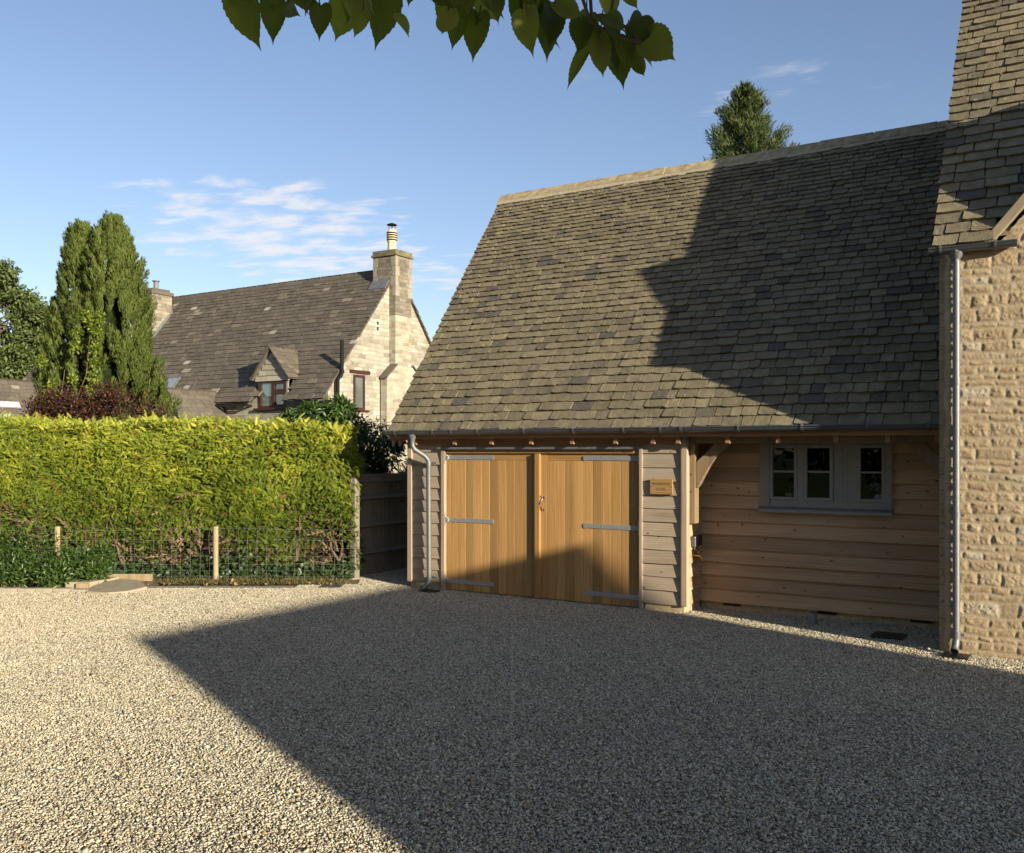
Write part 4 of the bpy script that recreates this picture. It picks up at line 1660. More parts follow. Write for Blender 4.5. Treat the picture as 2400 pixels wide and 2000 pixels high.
    for sg, sd in ((-1, 41), (1, 42)):
        S2 = Vector((-sg, 0, dz)).normalized()
        U2 = Vector((0, sg, 0))
        v_a, v_b = 24.53, 26.15
        O2 = Vector((dc + sg * 0.99, v_a if sg > 0 else v_b, 4.67))

        def kp(x, y, O2=O2, U2=U2, S2=S2):
            p = O2 + U2 * x + S2 * y
            return p.z > EW + (p.y - EV) * m_ - 0.05
        l2 = 0.99 * math.hypot(1, dz)
        slates('dormer_roof', M['slate_far'], D, O2, U2, S2, v_b - v_a, l2, courses(l2, 0.24, 0.2), (0.28, 0.42), 0.035, sd, kp)
    y = WV - 0.03
    mb = MB()
    bar_frame(mb, -26.62, -25.24, 3.60, 4.60, y - 0.03, y + 0.05, 0.075)
    mb.box(-25.99, -25.88, y - 0.035, y + 0.05, 3.675, 4.525)
    mb.box(-25.88, -25.315, y - 0.028, y + 0.05, 4.14, 4.24)
    for a, b, c, d in ((-25.88, -25.315, 3.675, 4.14), (-25.88, -25.315, 4.24, 4.525)):
        bar_frame(mb, a + .002, b - .002, c + .002, d - .002, y - 0.034, y + 0.03, 0.045)
    w1 = mb.build('window', M['redwood'], D)
    mb = MB()
    mb.box(-26.86, -25.2, y - 0.12, y + 0.05, 3.52, 3.598)
    mb.build('sill', M['redwood'], w1)
    mb = MB()
    mb.box(-26.545, -25.99, y + 0.01, y + 0.015, 3.675, 4.525)
    mb.box(-25.88, -25.315, y + 0.01, y + 0.015, 3.675, 4.525)
    mb.build('pane', M['glass'], w1)
    mb = MB()
    for k in range(14):
        a = -26.54 + k * 0.03
        mb.add([(a, y + 0.03 + 0.012 * (k % 2), 3.65), (a + 0.03, y + 0.03 + 0.012 * ((k + 1) % 2), 3.65), (a + 0.03, y + 0.03 + 0.012 * ((k + 1) % 2), 4.55), (a, y + 0.03 + 0.012 * (k % 2), 4.55)], [(0, 1, 2, 3)])
    mb.build('curtain', M['white'], w1)
    mb = MB()
    mb.box(-26.62, -25.24, y + 0.9, y + 0.95, 3.5, 4.65)
    mb.box(-26.62, -25.24, y + 0.05, y + 0.9, 3.50, 3.56)
    mb.box(-26.62, -25.24, y + 0.05, y + 0.9, 4.62, 4.66)
    mb.box(-26.63, -26.62, y + 0.05, y + 0.9, 3.5, 4.66)
    mb.box(-25.24, -25.23, y + 0.05, y + 0.9, 3.5, 4.66)
    mb.build('inner_room', M['dark'], w1)

    def side_window(v0, v1, w0, w1_, lint):
        mb = MB()
        bar_frame(mb, v0, v1, w0, w1_, -0.03, 0.05, 0.09)
        mb.v = [(U + 0.012 - b, a, c) for a, b, c in mb.v]
        w = mb.build('window', M['redwood'], H)
        mb = MB()
        mb.box(U - 0.02, U + 0.06, lint[0], lint[1], w1_ + 0.05, w1_ + 0.17)
        mb.build('lintel', M['redwood'], w)
        mb = MB()
        mb.box(U - 0.02, U + 0.10, v0 - 0.1, v1 + 0.2, w0 - 0.06, w0)
        mb.build('sill', M['redwood'], w)
        mb = MB()
        mb.box(U + 0.003, U + 0.006, v0 + 0.088, v1 - 0.088, w0 + 0.088, w1_ - 0.088)
        mb.build('pane', m_plain('dim_window', (0.10, 0.11, 0.10), 0.08, 0.5, var=0.3, scale=1.5), w)
    side_window(26.08, 26.70, 3.52, 4.82, (25.88, 26.98))
    side_window(29.95, 30.6, 3.6, 4.86, (29.85, 30.9))
    for z in (6.60, 6.80):
        mb = MB()
        mb.box(U - 0.02, U + 0.006, 27.43, 27.52, z, z + 0.13)
        mb.build('vent_slit', M['dark'], H)
    mb = MB()
    mb.tube([(U + 0.18, 25.28, 5.98), (U + 0.18, 25.28, 4.82), (U + 0.18, 25.22, 4.70), (U + 0.18, 25.11, 4.62), (U + 0.18, 25.06, 4.50), (U + 0.18, 25.06, 0)], 0.068, 12)
    mb.tube([(U + 0.18, 25.28, 4.80), (U + 0.18, 25.28, 4.92)], 0.082, 12)
    mb.build('black_flue_pipe', m_plain('matt_black', (0.012, 0.012, 0.012), 0.7, 0.12, var=0.1), H, smooth=True)
    mb = MB()
    for a, b in ((LU, -26.95), (-24.98, U + 0.38)):
        mb.tube([(a, EV + 0.0, EW - 0.10), (b, EV + 0.0, EW - 0.10)], 0.055, 8)
        x = a + 0.4
        while x < b:
            mb.box(x - 0.02, x + 0.02, EV + 0.03, WV, EW - 0.16, EW - 0.08)
            x += 0.9
    mb.tube([(U + 0.12, EV + 0.02, EW - 0.12), (U + 0.12, EV + 0.05, EW - 0.3), (U + 0.05, WV - 0.06, EW - 0.5), (U + 0.05, WV - 0.06, 0)], 0.045, 8)
    mb.build('gutter', M['black'], H)
    # roof light
    mb = MB()
    c = Vector((-32.2, 25.1, EW + (25.1 - EV) * m_))
    n = Vector((0, -m_, 1)).normalized()
    u = Vector((1, 0, 0))

    def tilt(mb, hw, hl, t0, t1):
        P = []
        for t in (t0, t1):
            P += [c + u * a * hw + S * b * hl + n * t for a, b in ((-1, -1), (1, -1), (1, 1), (-1, 1))]
        mb.hexa(P)
    tilt(mb, 0.36, 0.38, 0.0, 0.09)
    sk = mb.build('roof_light', M['lead'], H)
    mb = MB()
    tilt(mb, 0.28, 0.30, 0.091, 0.10)
    mb.build('pane', m_plain('sky_pane', (0.25, 0.27, 0.28), 0.05, 0.8, var=0.1), sk)
    # low wing in front
    ru, rw, rv0 = -29.07, 4.26, 22.48
    sl_ = 1.45
    for sg, sd in ((1, 51), (-1, 52)):
        S2 = Vector((-sg, 0, sl_)).normalized()
        U2 = Vector((0, sg, 0))
        dx = 1.75
        O2 = Vector((ru + sg * dx, rv0 if sg > 0 else WV + 0.3, rw - dx * sl_))
        l2 = dx * math.hypot(1, sl_)
        slates('wing_roof', M['slate_far'], H, O2, U2, S2, WV + 0.3 - rv0, l2, courses(l2, 0.22, 0.19), (0.28, 0.42), 0.02, sd)
    mb = MB()
    mb.prism([(ru - 1.65, rv0 + 0.15, 0), (ru + 1.65, rv0 + 0.15, 0), (ru + 1.65, rv0 + 0.15, rw - 1.65 * sl_), (ru, rv0 + 0.15, rw - 0.08), (ru - 1.65, rv0 + 0.15, rw - 1.65 * sl_)], (0, WV - rv0 - 0.15, 0))
    mb.build('wing_wall', M['rubble_far'], H)


make_neighbour()


def make_outbuilding(name, label, ridge, half, slope, seed, axis):
    H = thing(name, label, 'outbuilding')
    (a, b, fix, rw) = ridge
    l2 = half * math.hypot(1, slope)
    for sg in (1, -1):
        if axis == 'y':
            S2, U2 = Vector((-sg, 0, slope)), Vector((0, sg, 0))
            O2 = Vector((fix + sg * half, a if sg > 0 else b, rw - half * slope))
        else:
            S2, U2 = Vector((0, sg, slope)), Vector((sg, 0, 0))
            O2 = Vector((a if sg > 0 else b, fix - sg * half, rw - half * slope))
        slates('roof', M['slate_far'], H, O2, U2, S2, b - a, l2, courses(l2, 0.25, 0.2), (0.3, 0.5), 0.025, seed + sg)
    mb = MB()
    prof = [(-half + .2, 0), (half - .2, 0), (half - .2, rw - half * slope + 0.15), (0, rw - 0.1), (-half + .2, rw - half * slope + 0.15)]
    if axis == 'y':
        mb.prism([(fix + q, a + 0.15, w) for q, w in prof], (0, b - a - 0.3, 0))
    else:
        mb.prism([(a + 0.15, fix + q, w) for q, w in prof], (b - a - 0.3, 0, 0))
    mb.build('wall', M['rubble_far'], H)
    return H


ob = make_outbuilding('low_outbuilding', 'low building with lichened slate roof left of the purple shrub, cut by the left edge', (15.5, 22.6, -35.65, 4.69), 3.0, 1.2, 61, 'y')
mb = MB()
sS = Vector((-1, 0, 1.2)).normalized()
nS = Vector((1.2, 0, 1)).normalized()
for yy, hh in ((19.85, 3.72), (19.3, 3.2)):
    c = Vector((-35.65 + (4.69 - hh) / 1.2, yy, hh))
    P = []
    for t in (0.02, 0.07):
        P += [c + Vector((0, 1, 0)) * a * 0.4 + sS * b * 0.14 + nS * t for a, b in ((-1, -1), (1, -1), (1, 1), (-1, 1))]
    mb.hexa(P)
mb.build('roof_light', m_plain('roof_light_glass', (0.4, 0.42, 0.44), 0.1, 0.6), ob)
make_outbuilding('far_outbuilding', 'slate roofed building behind the low roof, between broadleaf tree and conifer', (-44.0, -37.6, 26.6, 6.45), 3.0, 1.2, 71, 'x')

# ------------------------------------------------------------------ foliage helpers
RG = np.random.default_rng(11)


def unit(A):
    return A / np.maximum(1e-9, np.linalg.norm(A, axis=1, keepdims=True))


def scatter(proto, P, D, Nn, L, W):
    """proto (V,F) with x along the leaf, y across, z off the blade"""
    pv, pf = proto
    D = unit(D)
    Y = unit(np.cross(Nn, D))
    N2 = np.cross(D, Y)
    L = np.broadcast_to(L, (len(P),))[:, None, None]
    W = np.broadcast_to(W, (len(P),))[:, None, None]
    V = P[:, None, :] + D[:, None, :] * (pv[None, :, 0:1] * L) + Y[:, None, :] * (pv[None, :, 1:2] * W) + N2[:, None, :] * (pv[None, :, 2:3] * L)
    F = pf[None] + (np.arange(len(P)) * len(pv))[:, None, None]
    return V.reshape(-1, 3), F.reshape(-1, pf.shape[1])


def rand_dir(n):
    return unit(RG.normal(0, 1, (n, 3)))


LEAF = (np.array([(0, 0, 0), (0.28, 0.42, 0.07), (0.65, 0.36, 0.05), (1, 0, -0.10), (0.65, -0.36, 0.05), (0.28, -0.42, 0.07), (0.45, 0, 0)], float),
        np.array([(0, 6, 1), (1, 6, 2), (2, 6, 3), (3, 6, 4), (4, 6, 5), (5, 6, 0)]))
DIA = (np.array([(0, 0, 0), (0.42, 0.5, 0.05), (1, 0, -0.06), (0.42, -0.5, 0.05)], float), np.array([(0, 1, 2), (0, 2, 3)]))


def frond_proto(n=6, spread=0.34, bend=0.28, fwd=0.24):
    V, F = [], []
    for i in range(n + 1):
        t = i / n
        V.append((t, 0, -bend * t * t))
    for i in range(n):
        t = i / n
        r = spread * (1 - 0.75 * t) * (0.6 + 0.4 * min(1, t * 4))
        for s in (-1, 1):
            k = len(V)
            te = min(1.05, t + fwd)
            V.append((te, s * r, -bend * te * te - 0.06))
            F.append((i, k, i + 1) if s > 0 else (i, i + 1, k))
    k = len(V)
    V.append((1.16, 0, -bend * 1.3))
    V.append((1.0, 0.03, -bend))
    F.append((n, k + 1, k))
    return np.array(V, float), np.array(F)


FROND = frond_proto()


def blobs(centers, radii, n, shell=0.35):
    """n points per blob, mostly towards its surface"""
    P, O = [], []
    for c, r in zip(centers, radii):
        d = rand_dir(n)
        q = (1 - shell * RG.random((n, 1)) ** 1.5)
        P.append(np.asarray(c) + d * np.asarray(r) * q)
        O.append(d)
    return np.concatenate(P), np.concatenate(O)


def merge(parts):
    V, F, o = [], [], 0
    for v, f in parts:
        V.append(v)
        F.append(f + o)
        o += len(v)
    return np.concatenate(V), np.concatenate(F)


# ------------------------------------------------------------------ golden hedge
def make_hedge():
    H = thing('conifer_hedge', 'clipped golden green conifer hedge with bare brown patches along its foot', 'hedge')
    X0, X1, Z0, top = -13.0, -2.50, 14.62, 2.29

    def face(n):
        x = RG.uniform(X0, X1, n)
        w = RG.uniform(0.12, top + 0.09, n)
        z = Z0 + 0.10 * np.sin(x * 1.7) + 0.07 * np.sin(x * 3.9 + w * 2) + 0.10 * (w < 0.5)
        z += np.where(w > 1.9, (w - 1.9) ** 2 * 0.9, 0)
        return x, z, w
    n = 62000
    x, z, w = face(n)
    bald = np.array([mnoise.noise(Vector((a * 0.9, b * 1.5, 3.1))) for a, b in zip(x, w)])
    keep = RG.random(n) < np.clip((w - 0.12) / 0.95 + bald * 1.1 + 0.10, 0.05, 1)
    x, z, w, bald = x[keep], z[keep], w[keep], bald[keep]
    n = len(x)
    P = np.stack([x, z + RG.uniform(-0.02, 0.13, n) + 0.085 * np.array([mnoise.noise(Vector((a * 3.2, b * 4.5, 8.0))) for a, b in zip(x, w)]), w], 1)
    fl = np.array([(mnoise.noise(Vector((a * 1.3, b * 1.6, 1.0))), mnoise.noise(Vector((a * 1.3, b * 1.6, 11.0)))) for a, b in zip(x, w)])
    D = np.stack([0.22 + 0.7 * fl[:, 0] + RG.normal(0, 0.5, n), -RG.uniform(0.35, 1.0, n), -0.02 + 0.6 * fl[:, 1] + RG.normal(0, 0.42, n) + 0.25 * (w > 1.9)], 1)
    N_ = np.stack([RG.uniform(-.3, .6, n), -0.9 * np.ones(n), 0.75 * np.ones(n)], 1)
    # top
    m = 11000
    xt = RG.uniform(X0, X1 - 0.1, m)
    zt = RG.uniform(Z0 + 0.05, Z0 + 1.5, m)
    wt = top + 0.035 * np.sin(xt * 2.1) + 0.09 * np.array([mnoise.noise(Vector((a * 2.3, b * 2.3, 4.0))) for a, b in zip(xt, zt)]) + RG.uniform(-0.06, 0.06, m) + 0.10 * (RG.random(m) > 0.96) - np.where(xt > -3.3, (xt + 3.3) ** 2 * 0.5, 0) + 0.08
    Pt = np.stack([xt, zt, wt], 1)
    Dt = np.stack([RG.uniform(-0.7, 0.8, m), RG.uniform(-0.9, 0.5, m), RG.uniform(0.15, 1.0, m)], 1)
    # right end
    k = 5000
    ze = RG.uniform(Z0, Z0 + 1.5, k)
    we = RG.uniform(0.12, top - 0.25, k)
    Pe = np.stack([X1 + 0.02 * np.sin(we * 5) - np.where(we > 1.6, (we - 1.6) ** 2 * .8, 0) + RG.uniform(-.1, .05, k), ze, we], 1)
    De = np.stack([RG.uniform(0.3, 1.0, k), RG.uniform(-0.8, 0.4, k), RG.uniform(-0.4, 0.4, k)], 1)
    P = np.concatenate([P, Pt, Pe])
    D = np.concatenate([D, Dt, De])
    N_ = np.concatenate([N_, np.tile((0, -0.6, 0.8), (m, 1)), np.tile((0.3, -.3, 0.9), (k, 1))]) + RG.normal(0, 0.25, (n + m + k, 3))
    L = RG.uniform(0.05, 0.115, len(P)) * np.where(P[:, 2] > top - 0.05, 1.25, 1.0)
    V, F = scatter(FROND, P, D, N_, L, L * RG.uniform(0.85, 1.25, len(P)))
    mt = NT('golden_cypress')
    r = mt.rnd()
    v = mt.obj()
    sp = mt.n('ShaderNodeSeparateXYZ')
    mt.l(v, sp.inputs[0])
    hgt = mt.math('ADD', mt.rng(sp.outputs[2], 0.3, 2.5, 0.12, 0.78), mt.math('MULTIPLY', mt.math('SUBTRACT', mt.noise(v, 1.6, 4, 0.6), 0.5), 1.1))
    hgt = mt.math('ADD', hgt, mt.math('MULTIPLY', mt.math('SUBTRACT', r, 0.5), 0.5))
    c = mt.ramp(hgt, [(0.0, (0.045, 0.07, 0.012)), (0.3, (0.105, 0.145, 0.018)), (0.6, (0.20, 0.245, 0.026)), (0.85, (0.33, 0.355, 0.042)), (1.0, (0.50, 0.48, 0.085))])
    dead = mt.math('GREATER_THAN', r, 0.985)
    c = mt.mix(dead, c, (0.24, 0.10, 0.04))
    mt.fin(c, 0.6, None, 0.2)
    tr = mt.n('ShaderNodeBsdfTranslucent')
    mt.l(mt.mix(1.0, c, (1.2, 1.15, 0.5), 'MULTIPLY'), tr.inputs[0])
    mx = mt.n('ShaderNodeMixShader')
    mx.inputs[0].default_value = 0.22
    mt.l(mt.b.outputs[0], mx.inputs[1])
    mt.l(tr.outputs[0], mx.inputs[2])
    mt.l(mx.outputs[0], mt.out.inputs[0])
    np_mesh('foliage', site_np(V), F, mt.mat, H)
    # solid dark core, its colour standing in for shade inside the hedge
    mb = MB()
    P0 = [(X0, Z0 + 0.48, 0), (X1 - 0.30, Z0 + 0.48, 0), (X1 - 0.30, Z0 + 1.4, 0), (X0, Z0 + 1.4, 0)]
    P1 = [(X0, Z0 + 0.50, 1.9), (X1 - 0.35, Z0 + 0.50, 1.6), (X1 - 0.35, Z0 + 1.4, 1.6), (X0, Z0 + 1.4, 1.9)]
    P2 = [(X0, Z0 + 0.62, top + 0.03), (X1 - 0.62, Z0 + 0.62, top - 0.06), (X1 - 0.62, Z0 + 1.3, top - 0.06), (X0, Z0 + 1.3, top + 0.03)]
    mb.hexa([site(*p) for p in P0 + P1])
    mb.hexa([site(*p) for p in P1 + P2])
    mb.build('shade_core', m_plain('hedge_shade_brown', (0.035, 0.03, 0.014), 0.95, 0.05, var=0.5, scale=20), H)
    # bare twigs in the bald patches
    n = 5200
    x, z, w = face(n)
    bald = np.array([mnoise.noise(Vector((a * 0.9, b * 1.5, 3.1))) for a, b in zip(x, w)])
    keep = RG.random(n) < np.clip(1.15 - (w - 0.1) / 1.0 - bald * 1.5, 0.03, 1) * (w < 1.35)
    x, z, w = x[keep], z[keep], w[keep]
    n = len(x)
    P = np.stack([x, z + RG.uniform(0.0, 0.22, n), w], 1)
    D = np.stack([RG.normal(0, 0.6, n), -RG.uniform(0.1, 0.7, n), RG.uniform(-0.2, 0.9, n)], 1)
    V, F = scatter(frond_proto(4, 0.30, 0.1, 0.3), P, D, rand_dir(n), RG.uniform(0.15, 0.34, n), 0.16)
    # thin the twigs: narrow barbs
    np_mesh('bare_twigs', site_np(V), F, M['twig'], H)
    rd = random.Random(4)
    for k in range(16):
        mb = MB()
        xx = X0 + (X1 - X0) * (k + rd.uniform(0.2, 0.8)) / 16
        b = Vector((xx, Z0 + 0.32 + rd.uniform(-.05, .05), 0))
        for q in range(3):
            pts = [b + Vector((0, 0, -0.02))]
            dx = rd.uniform(-0.25, 0.25)
            for t in (0.25, 0.6, 1.0):
                pts.append(b + Vector((dx * t + rd.uniform(-.04, .04), -0.22 * t + rd.uniform(-.05, .05), t * rd.uniform(0.7, 1.0))))
            mb.tube([site(*p) for p in pts], 0.02, 6, radii=[0.03, 0.022, 0.014, 0.006])
        mb.build('stem', M['bark'], H)


make_hedge()


def leafy(label, name, cat, centers, radii, n, L, W, mat, droop=0.3, stems=None, proto=LEAF, shell=0.5, inner=None, updir=0.4, frame=True, out=0.8):
    T = thing(name, label, cat)
    P, O = blobs(centers, radii, n, shell)
    keep = P[:, 2] > 0.01
    P, O = P[keep], O[keep]
    k = len(P)
    D = O * out + RG.normal(0, 0.55, (k, 3)) + np.array((0, 0, updir - droop))
    Nn = O * 0.8 + RG.normal(0, 0.4, (k, 3)) + np.array((0, -0.1, 0.6))
    V, F = scatter(proto, P, D, Nn, RG.uniform(0.7, 1.25, k) * L, RG.uniform(0.8, 1.2, k) * W)
    if frame:
        V = site_np(V)
    np_mesh('crown' if cat == 'tree' else 'foliage', V, F, mat, T)
    for st in (stems or []):
        mb = MB()
        pts, rad = st
        mb.tube([site(*p) if frame else p for p in pts], 0.02, 8, radii=rad)
        mb.build('trunk' if cat == 'tree' else 'stem', M['bark'], T)
    return T


GL_DARK = m_leaf('glossy_green_leaf', [(0, (0.022, 0.05, 0.012)), (0.5, (0.045, 0.09, 0.018)), (1, (0.085, 0.145, 0.03))], 0.33, 0.5, 0.2)
GL_MID = m_leaf('laurel_leaf', [(0, (0.03, 0.06, 0.014)), (0.5, (0.055, 0.105, 0.02)), (1, (0.10, 0.165, 0.035))], 0.36, 0.5, 0.25)
GL_IVY = m_leaf('ivy_leaf', [(0, (0.022, 0.045, 0.014)), (1, (0.055, 0.095, 0.025))], 0.4, 0.4, 0.2)
GL_TREE = m_leaf('broadleaf', [(0, (0.07, 0.10, 0.032)), (0.6, (0.125, 0.165, 0.052)), (1, (0.22, 0.25, 0.09))], 0.5, 0.3, 0.3)
GL_PURPLE = m_leaf('purple_leaf', [(0, (0.045, 0.017, 0.013)), (0.6, (0.075, 0.028, 0.018)), (0.9, (0.06, 0.05, 0.02)), (0.97, (0.22, 0.05, 0.03)), (1, (0.09, 0.12, 0.03))], 0.5, 0.3, 0.2, tint=(1.3, 0.7, 0.6))
GL_VINE = m_leaf('yellow_green_leaf', [(0, (0.11, 0.17, 0.025)), (0.6, (0.19, 0.25, 0.03)), (1, (0.33, 0.34, 0.05))], 0.5, 0.3, 0.4)
GL_CON = m_leaf('conifer_spray', [(0, (0.065, 0.093, 0.02)), (0.55, (0.11, 0.145, 0.032)), (0.93, (0.16, 0.195, 0.05)), (1, (0.16, 0.12, 0.05))], 0.6, 0.2, 0.2)
GL_CED = m_leaf('blue_green_spray', [(0, (0.04, 0.065, 0.025)), (0.6, (0.075, 0.105, 0.036)), (0.95, (0.125, 0.15, 0.05)), (1, (0.17, 0.12, 0.045))], 0.6, 0.2, 0.2)
GL_DCON = m_leaf('dark_conifer_spray', [(0, (0.03, 0.05, 0.012)), (0.6, (0.055, 0.08, 0.016)), (1, (0.12, 0.145, 0.025))], 0.6, 0.2, 0.2)

# shrub in front of the wire fence
cs, rs = [], []
rd = random.Random(12)
for x, z, w, r in [(-7.9, 13.75, 0.45, .5), (-7.45, 13.65, 0.5, .45), (-7.1, 13.7, 0.55, .42), (-6.75, 13.65, 0.33, .36), (-6.4, 13.65, 0.30, .30), (-6.15, 13.75, 0.22, .2), (-7.2, 13.45, 0.25, .28), (-6.6, 13.4, 0.2, .22), (-7.8, 13.4, 0.25, .28), (-8.6, 13.7, .5, .5), (-9.2, 13.6, .4, .45), (-6.12, 13.9, 0.42, .18)]:
    cs.append((x, z, w))
    rs.append((r, r * 0.8, r))
leafy('low evergreen shrub with narrow glossy leaves at the left edge, before the wire fence', 'evergreen_shrub', 'shrub', cs, rs, 560, 0.082, 0.026, GL_MID, 0.25,
      [([(-7.3 + a, 13.75, -0.02), (-7.3 + a * 2, 13.7, 0.5)], [0.02, 0.008]) for a in (-.5, -.2, 0, .2, .5)], proto=DIA, shell=0.8)
# taller shrub at the right end of the hedge
cs = [(-3.35, 15.5, 2.38), (-2.95, 15.4, 2.42), (-3.6, 15.6, 2.3), (-3.1, 15.35, 2.15), (-2.65, 15.5, 2.3), (-2.85, 15.4, 2.68), (-3.35, 15.5, 2.60), (-3.75, 15.6, 2.45)]
rs = [(.42, .4, .38), (.38, .4, .36), (.34, .4, .3), (.45, .4, .35), (.34, .35, .32), (.24, .24, .2), (.2, .2, .2), (.16, .2, .16)]
leafy('rounded dark shrub with drooping pointed leaves rising above the hedge end', 'drooping_shrub', 'shrub', cs, rs, 1000, 0.115, 0.034, GL_MID, 0.95,
      [([(-3.1, 15.8, -0.02), (-3.1, 15.75, 1.2), (-3.15, 15.7, 2.0)], [0.05, 0.04, 0.02]), ([(-2.7, 15.8, -0.02), (-2.7, 15.75, 2.0)], [0.04, 0.02])], proto=DIA, shell=0.7)
cs = [(-2.35, 16.1, 2.25), (-2.15, 16.1, 1.95), (-2.4, 16.1, 1.8), (-2.0, 16.2, 2.2)]
rs = [(.3, .3, .3), (.26, .3, .3), (.3, .3, .3), (.16, .2, .2)]
leafy('shaded shrub with hanging pointed leaves between the hedge end and the garage eaves', 'drooping_shrub', 'shrub', cs, rs, 420, 0.115, 0.030, GL_DARK, 0.95,
      [([(-2.25, 16.1, -0.02), (-2.25, 16.1, 1.9)], [0.04, 0.02])], proto=DIA, shell=0.7)
# dark conifers behind the board fence
for xs, lab in (((-2.75, -2.5), 'dark conifer bush just behind the near end of the board fence'), ((-1.95, -1.75), 'small dark conifer bush showing over the board fence beside the garage')):
    cs = [(xs[0], 15.75, 1.45), (xs[1], 15.9, 1.65), ((xs[0] + xs[1]) / 2, 15.8, 1.0), (xs[0] + .1, 15.8, 0.6)]
    if xs[0] > -2:
        cs = [(a + 0.1, 17.2, w * 0.86) for a, z, w in cs]
    leafy(lab, 'conifer_bush', 'shrub', cs, [(.34, .34, .42)] * 4, 330, 0.2, 0.17, GL_DCON, 0.2, [([(cs[0][0], cs[0][1], -0.02), (cs[0][0], cs[0][1], 1.3)], [0.05, 0.02])], proto=FROND, shell=0.6)
# purple shrub
cs, rs = [], []
for k in range(34):
    x = rd.uniform(-9.1, -6.95)
    t = (x + 8.1) / 1.15
    h = 3.12 - 0.36 * t * t - rd.uniform(0.0, 0.5)
    cs.append((x, 18 + rd.uniform(-.4, .4), h))
    rs.append((0.38, 0.36, 0.30))
leafy('wide dark purple leaved shrub at the foot of the twin topped conifer', 'purple_shrub', 'shrub', cs, rs, 330, 0.06, 0.032, GL_PURPLE, 0.1,
      [([(-8.1, 18, -0.02), (-8.1 + a, 18, 1.3), (-8.1 + 2.0 * a, 18, 2.7)], [0.05, 0.03, 0.008]) for a in (-.5, -.25, 0, .25, .5)], proto=DIA, shell=0.9)


# twin topped conifer
def make_conifer():
    T = thing('twin_conifer', 'tall dense conifer with two rounded tops behind the hedge', 'tree')
    parts = []
    for (ax, az, base_r, top, w0, nclump, pw) in ((-9.0, 21.0, 1.46, 7.12, 0.3, 1050, 0.56), (-9.74, 21.1, 1.22, 6.98, 0.3, 980, 0.60)):
        h = w0 + (top - w0) * RG.random(nclump) ** 0.9
        t = (h - w0) / (top - w0)
        prof = base_r * np.clip((1 - t), 0, 1) ** pw * (0.86 + 0.14 * np.minimum(1, t * 5 + 0.3))
        a = RG.uniform(0, 2 * np.pi, nclump)
        lump = 1 + 0.10 * np.sin(a * 3 + h * 2.3) + RG.normal(0, 0.10, nclump)
        C = np.stack([ax + np.cos(a) * prof * lump * 0.93, az + np.sin(a) * prof * lump * 0.93, h], 1)
        O = np.stack([np.cos(a), np.sin(a), np.zeros(nclump)], 1)
        m = 120
        ax_d = unit(O * 0.30 + np.array((0, 0, 1.0)) + RG.normal(0, 0.12, (nclump, 3)))
        s = RG.uniform(0.26, 0.50, nclump)
        tt = RG.uniform(-0.5, 0.5, (nclump, m))
        rad = 0.20 * (1 - np.abs(tt) * 1.3)[:, :, None]
        off = rand_dir(nclump * m).reshape(nclump, m, 3)
        P = C[:, None, :] + ax_d[:, None, :] * (tt * s[:, None])[:, :, None] + off * rad * s[:, None, None] * 0.9
        D = ax_d[:, None, :] * 1.0 + off * 0.5
        Nn = off + O[:, None, :] * 0.6
        P, D, Nn = P.reshape(-1, 3), D.reshape(-1, 3), Nn.reshape(-1, 3)
        ok = P[:, 2] > 1.2
        P, D, Nn = P[ok], D[ok], Nn[ok]
        parts.append(scatter(DIA, P, D, Nn, RG.uniform(0.055, 0.11, len(P)), RG.uniform(0.02, 0.034, len(P))))
    V, F = merge(parts)
    np_mesh('crown', site_np(V), F, GL_CON, T)
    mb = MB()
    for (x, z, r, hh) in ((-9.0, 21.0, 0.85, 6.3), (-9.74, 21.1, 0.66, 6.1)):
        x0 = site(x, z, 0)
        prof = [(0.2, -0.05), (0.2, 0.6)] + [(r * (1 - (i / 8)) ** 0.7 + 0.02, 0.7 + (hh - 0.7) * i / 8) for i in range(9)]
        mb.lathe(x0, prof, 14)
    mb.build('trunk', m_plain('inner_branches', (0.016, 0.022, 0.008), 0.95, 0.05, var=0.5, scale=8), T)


make_conifer()
# climber on it
cs, rs = [], []
for (x, w, r) in [(-9.85, 2.6, .27), (-10.0, 2.95, .24), (-9.75, 3.05, .22), (-9.9, 3.3, .16), (-9.6, 2.6, .22), (-10.1, 3.9, .10), (-8.98, 3.25, .10), (-8.92, 3.55, .10), (-8.9, 3.85, .11), (-8.87, 4.15, .12), (-8.85, 4.45, .12), (-8.95, 4.7, .15), (-9.1, 4.85, .10), (-8.78, 4.8, .10), (-9.0, 2.95, .11), (-9.3, 3.05, .13), (-9.35, 3.5, .08), (-9.3, 4.2, .10), (-9.25, 4.5, .08), (-9.2, 2.75, .12)]:
    d = 0.0 if x < -9.5 else -0.15
    cs.append((x * 19.85 / 20.0 + 0.05, 19.75 + d, w))
    rs.append((r, 0.14, r * 1.2))
leafy('yellow green climbing plant growing up the front of the twin topped conifer', 'climbing_plant', 'climber', cs, rs, 120, 0.07, 0.05, GL_VINE, 0.4,
      [([(-9.2, 19.6, 1.8), (-9.15, 19.55, 3.0), (-8.9, 19.5, 3.6), (-8.85, 19.55, 4.4)], [0.012, 0.01, 0.008, 0.005]), ([(-9.5, 19.6, 2.0), (-9.45, 19.5, 2.9), (-9.35, 19.5, 3.7)], [0.012, 0.009, 0.006])], shell=0.9)


